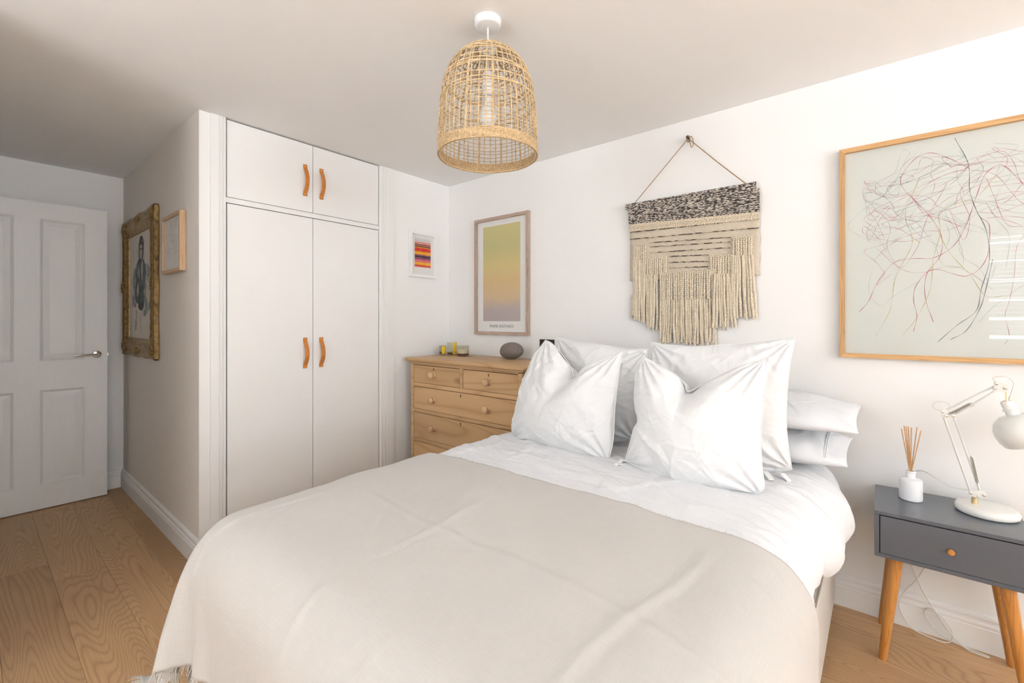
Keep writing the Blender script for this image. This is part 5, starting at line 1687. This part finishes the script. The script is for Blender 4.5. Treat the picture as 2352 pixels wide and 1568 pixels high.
mb = MB(); mb.lathe([(0.0, -0.0225), (0.0075, -0.022), (0.0095, -0.019), (0.0085, -0.012), (0.006, -0.004), (0.0055, 0.001)], (0, 0, 0), 'Y', 20)
mb.build('knob', 'leg', dw, True, 50, loc=(2.7795, NF + 0.001, 0.4675))
mb = MB()
mb.box(NX0 + 0.025, NX1 - 0.025, NF + 0.022, NBk - 0.005, NZ0 - 0.008, NZ0 - 0.0005); mb.build('leg_plate', 'grey_paint', nt_)
def leg(xt, yt, xb, yb):
    mb = MB()
    p0 = Vector((xt, yt, NZ0 - 0.008)); p1 = Vector((xb, yb, 0.0))
    d = p1 - p0
    n_ = 20; vs_ = []; fs_ = []
    for i, (t, rr) in enumerate(((0, 0.0195), (0.03, 0.0198), (0.97, 0.0128), (1.0, 0.0112))):
        c = p0 + d * t
        for j in range(n_):
            vs_.append((c.x + rr * math.cos(2 * PI * j / n_), c.y + rr * math.sin(2 * PI * j / n_), c.z))
    for i in range(3):
        for j in range(n_):
            fs_.append((i * n_ + j, i * n_ + (j + 1) % n_, (i + 1) * n_ + (j + 1) % n_, (i + 1) * n_ + j))
    fs_ += [tuple(range(n_ - 1, -1, -1)), tuple(3 * n_ + j for j in range(n_))]
    mb.add(vs_, fs_)
    mb.build('leg', 'leg', nt_, True, 50)
leg(NX0 + 0.060, NF + 0.052, NX0 + 0.022, NF + 0.058)
leg(NX0 + 0.060, NBk - 0.052, NX0 + 0.020, NBk - 0.020)
leg(NX1 - 0.060, NF + 0.052, NX1 - 0.012, NF + 0.058)
leg(NX1 - 0.060, NBk - 0.052, NX1 - 0.012, NBk - 0.020)

# reed diffuser
rdx, rdy = 2.690, -0.150
rd = thing('reed_diffuser', (rdx, rdy, NZ1), 'white ceramic reed diffuser bottle with brown sticks on the bedside table', 'diffuser')
mb = MB(); mb.lathe([(0.0, 0.0005), (0.031, 0.0005), (0.0335, 0.003), (0.0340, 0.006), (0.0340, 0.070), (0.0330, 0.0755), (0.029, 0.0785), (0.018, 0.080), (0.0140, 0.083), (0.0135, 0.100), (0.0155, 0.1015), (0.0155, 0.106), (0.0135, 0.107), (0.0095, 0.1065), (0.0090, 0.080)], (rdx, rdy, NZ1), 'Z', 36)
mb.build('bottle', 'ceramic', rd, True, 40)
for k, (dx_, dy_, h_) in enumerate(((-0.026, -0.006, 0.262), (-0.018, 0.012, 0.270), (-0.013, -0.010, 0.271), (-0.006, 0.014, 0.268), (0.001, -0.014, 0.270), (0.003, 0.010, 0.266), (0.018, 0.004, 0.271), (0.028, -0.008, 0.262))):
    s_ = 0.0045
    mb = MB(); mb.tube([(rdx - dx_ * 0.15, rdy - dy_ * 0.15, NZ1 + 0.060), (rdx + dx_, rdy + dy_, NZ1 + h_)], 0.0017, 8)
    mb.build('reed', 'reed', rd, True, 50)

# desk lamp
lmp = thing('desk_lamp', (2.886, -0.15, NZ1), 'cream anglepoise desk lamp with sprung arms on the bedside table', 'lamp')
bx_, by_ = 2.886, -0.150
mb = MB(); mb.lathe([(0.0, 0.0), (0.074, 0.0005), (0.079, 0.004), (0.0805, 0.012), (0.079, 0.020), (0.074, 0.0255), (0.064, 0.0285), (0.03, 0.0305), (0.0, 0.031)], (bx_, by_, NZ1 + 0.0005), 'Z', 48)
mb.build('base', 'enamel', lmp, True, 60)
px_, py_ = 2.856, -0.158
zb_ = NZ1 + 0.0305
mb = MB(); mb.lathe([(0.0085, 0.0), (0.0085, 0.020), (0.0065, 0.022), (0.0065, 0.030), (0.0, 0.031)], (px_, py_, zb_), 'Z', 20)
mb.build('swivel_post', 'brass', lmp, True, 40)
A0 = Vector((px_ + 0.004, py_, 0.612)); A1 = Vector((2.786, -0.165, 0.880)); A2 = Vector((2.915, -0.172, 0.988))
mb = MB(); mb.tube([A0 + Vector((-0.014, 0, 0.004)), A1 + Vector((-0.010, 0, -0.002))], 0.0035, 4); mb.tube([A0 + Vector((0.010, 0, 0.010)), A1 + Vector((0.016, 0, 0.0))], 0.0035, 4)
mb.build('lower_arm', 'enamel', lmp)
mb = MB(); mb.tube([A1 + Vector((-0.008, -0.004, 0.012)), A2 + Vector((-0.006, -0.004, 0.012))], 0.0034, 4); mb.tube([A1 + Vector((0.016, -0.004, -0.002)), A2 + Vector((-0.010, -0.004, -0.008))], 0.0034, 4)
mb.build('upper_arm', 'enamel', lmp)
def plate(name, pts, yc, th=0.0035):
    mb = MB(); mb.extrude_poly(pts, lambda a, b, d: (a, yc + d, b), -th / 2, th / 2)
    return mb.build(name, 'enamel', lmp)
plate('elbow_plate', [(A1.x - 0.020, A1.z + 0.018), (A1.x - 0.004, A1.z + 0.020), (A1.x + 0.020, A1.z + 0.004), (A1.x + 0.020, A1.z - 0.008), (A1.x - 0.012, A1.z - 0.010)], A1.y - 0.008)
plate('head_plate', [(A2.x - 0.020, A2.z - 0.012), (A2.x - 0.012, A2.z + 0.022), (A2.x + 0.004, A2.z + 0.020), (A2.x + 0.022, A2.z + 0.004), (A2.x + 0.014, A2.z - 0.012)], A2.y - 0.008)
plate('foot_plate', [(A0.x - 0.020, A0.z - 0.004), (A0.x - 0.018, A0.z + 0.010), (A0.x + 0.018, A0.z + 0.020), (A0.x + 0.030, A0.z - 0.002), (A0.x + 0.004, A0.z - 0.012)], A0.y - 0.008)
def screw(p, r_=0.0042):
    mb = MB(); mb.lathe([(0.0, -0.013), (r_, -0.012), (r_ * 1.1, -0.006), (r_, 0.012), (0.0, 0.013)], p, 'Y', 12)
    mb.build('screw', 'steel', lmp, True, 50)
for p in (A1 + Vector((-0.012, -0.002, 0.010)), A1 + Vector((-0.002, -0.002, -0.004)), A1 + Vector((0.016, -0.002, -0.002)), A2 + Vector((-0.010, -0.002, 0.014)), A2 + Vector((-0.014, -0.002, -0.002)),
          A2 + Vector((0.010, -0.002, 0.002)), A0 + Vector((-0.014, -0.002, 0.004)), A0 + Vector((0.004, -0.002, -0.004)), A0 + Vector((0.018, -0.002, 0.004))):
    screw(p)
def coil(p0, p1, r_, turns, name='spring'):
    d = p1 - p0; ax = d.normalized(); u_ = ax.orthogonal().normalized(); w_ = ax.cross(u_)
    pts = []
    for i in range(turns * 8 + 1):
        t = i / (turns * 8); a = 2 * PI * i / 8
        pts.append(p0 + d * t + (u_ * math.cos(a) + w_ * math.sin(a)) * r_)
    mb = MB(); mb.tube(pts, 0.00085, 4)
    mb.tube([p0 - ax * 0.006, p0], 0.0012, 5); mb.tube([p1, p1 + ax * 0.006], 0.0012, 5)
    mb.build(name, 'spring', lmp, True)
lowd = (A1 - A0)
coil(A0 + lowd * 0.14 + Vector((0.012, -0.007, 0.006)), A0 + lowd * 0.44 + Vector((0.020, -0.007, 0.006)), 0.0036, 26)
coil(A0 + lowd * 0.14 + Vector((0.012, 0.007, 0.006)), A0 + lowd * 0.44 + Vector((0.020, 0.007, 0.006)), 0.0036, 26)
upd = (A2 - A1)
coil(A1 + upd * 0.06 + Vector((0.0, -0.011, 0.0)), A1 + upd * 0.40 + Vector((0.004, -0.011, 0.004)), 0.0034, 22)
coil(A1 + upd * 0.10 + Vector((0.010, 0.004, -0.004)), A1 + upd * 0.42 + Vector((0.012, 0.004, -0.002)), 0.0034, 22)
# head: neck, socket cup and bell shade on one tilted axis
sd_ = Vector((0.36, -0.03, -0.93)).normalized()
q_ = Vector((0, 0, 1)).rotation_difference(sd_).to_matrix()
S0 = Vector((2.928, -0.176, 0.945))
mb = MB(); mb.tube([A2 + Vector((0.010, -0.004, 0.0)), A2 + Vector((0.014, -0.006, -0.012)), S0 + sd_ * 0.012 + Vector((-0.004, -0.014, 0))], 0.0030, 8)
mb.tube([A2 + Vector((0.018, 0.004, -0.006)), S0 + Vector((0.004, 0.004, 0.006))], 0.0024, 8)
mb.build('head_bracket', 'brass', lmp, True)
mb = MB(); mb.lathe([(0.0, -0.004), (0.010, -0.003), (0.0155, 0.0), (0.0175, 0.026), (0.0205, 0.027), (0.0205, 0.031), (0.0170, 0.032), (0.0185, 0.048)], S0, 'Z', 28, rot=q_)
mb.build('socket_cup', 'enamel', lmp, True, 40)
mb = MB(); mb.lathe([(0.017, 0.044), (0.024, 0.0455), (0.040, 0.050), (0.054, 0.060), (0.063, 0.073), (0.0685, 0.090), (0.070, 0.107), (0.067, 0.126), (0.0605, 0.142), (0.0585, 0.145), (0.0570, 0.143), (0.0640, 0.126), (0.0682, 0.107), (0.0667, 0.091), (0.0612, 0.075), (0.0525, 0.062), (0.039, 0.052), (0.0195, 0.048)], S0, 'Z', 44, rot=q_)
mb.build('shade', 'enamel', lmp, True, 60)
mb = MB(); mb.lathe([(0.012, 0.050), (0.013, 0.070), (0.024, 0.090), (0.028, 0.108), (0.022, 0.128), (0.010, 0.136), (0.0, 0.137)], S0, 'Z', 24, rot=q_)
mb.build('bulb', 'bulb', lmp, True)
cz_ = NZ1
mb = MB()
mb.tube(spline([A0 + Vector((-0.012, 0.004, 0.012)), (2.825, -0.150, 0.620), (2.79, -0.140, 0.622), (2.755, -0.120, 0.640), (2.725, -0.08, 0.645), (2.70, -0.045, 0.62), (2.692, -0.020, 0.56), (2.690, -0.014, 0.50), (2.688, -0.015, 0.42), (2.69, -0.018, 0.33)], 8), 0.0021, 8)
mb.tube(spline([A1 + Vector((-0.012, 0.0, 0.012)), A1 + Vector((-0.034, 0.0, 0.020)), A1 + Vector((-0.030, 0.0, 0.042)), A1 + Vector((-0.002, 0.0, 0.044)), A1 + Vector((0.012, 0.0, 0.026))], 8), 0.0019, 8)
mb.tube(spline([A2 + Vector((-0.010, 0.0, 0.016)), A2 + Vector((-0.016, 0.0, 0.032)), A2 + Vector((0.010, 0.0, 0.040)), A2 + Vector((0.030, 0.0, 0.022)), A2 + Vector((0.026, 0.0, -0.012)), S0 + Vector((0.006, 0, 0.004))], 8), 0.0019, 8)
mb.build('flex', 'cord_white', lmp, True)

# loose cable under the table
cb = MB()
cb.tube(spline([(2.668, -0.040, 0.378), (2.680, -0.040, 0.33), (2.700, -0.038, 0.25), (2.735, -0.036, 0.16), (2.775, -0.040, 0.09), (2.815, -0.045, 0.035), (2.850, -0.050, 0.008), (2.895, -0.052, 0.0045), (2.902, -0.045, 0.0045), (2.86, -0.038, 0.006), (2.81, -0.034, 0.012), (2.77, -0.030, 0.03), (2.735, -0.028, 0.075), (2.745, -0.026, 0.105), (2.775, -0.030, 0.095), (2.810, -0.034, 0.05), (2.800, -0.042, 0.006), (2.74, -0.044, 0.005), (2.69, -0.040, 0.022), (2.660, -0.034, 0.085), (2.675, -0.030, 0.14), (2.710, -0.028, 0.20), (2.738, -0.026, 0.27), (2.745, -0.026, 0.34), (2.745, -0.028, 0.378)], 10), 0.0023, 7)
tag(cb.build('power_cable', 'cord_white', None, True), 'thin white power cable looping behind the legs of the bedside table', 'cable')
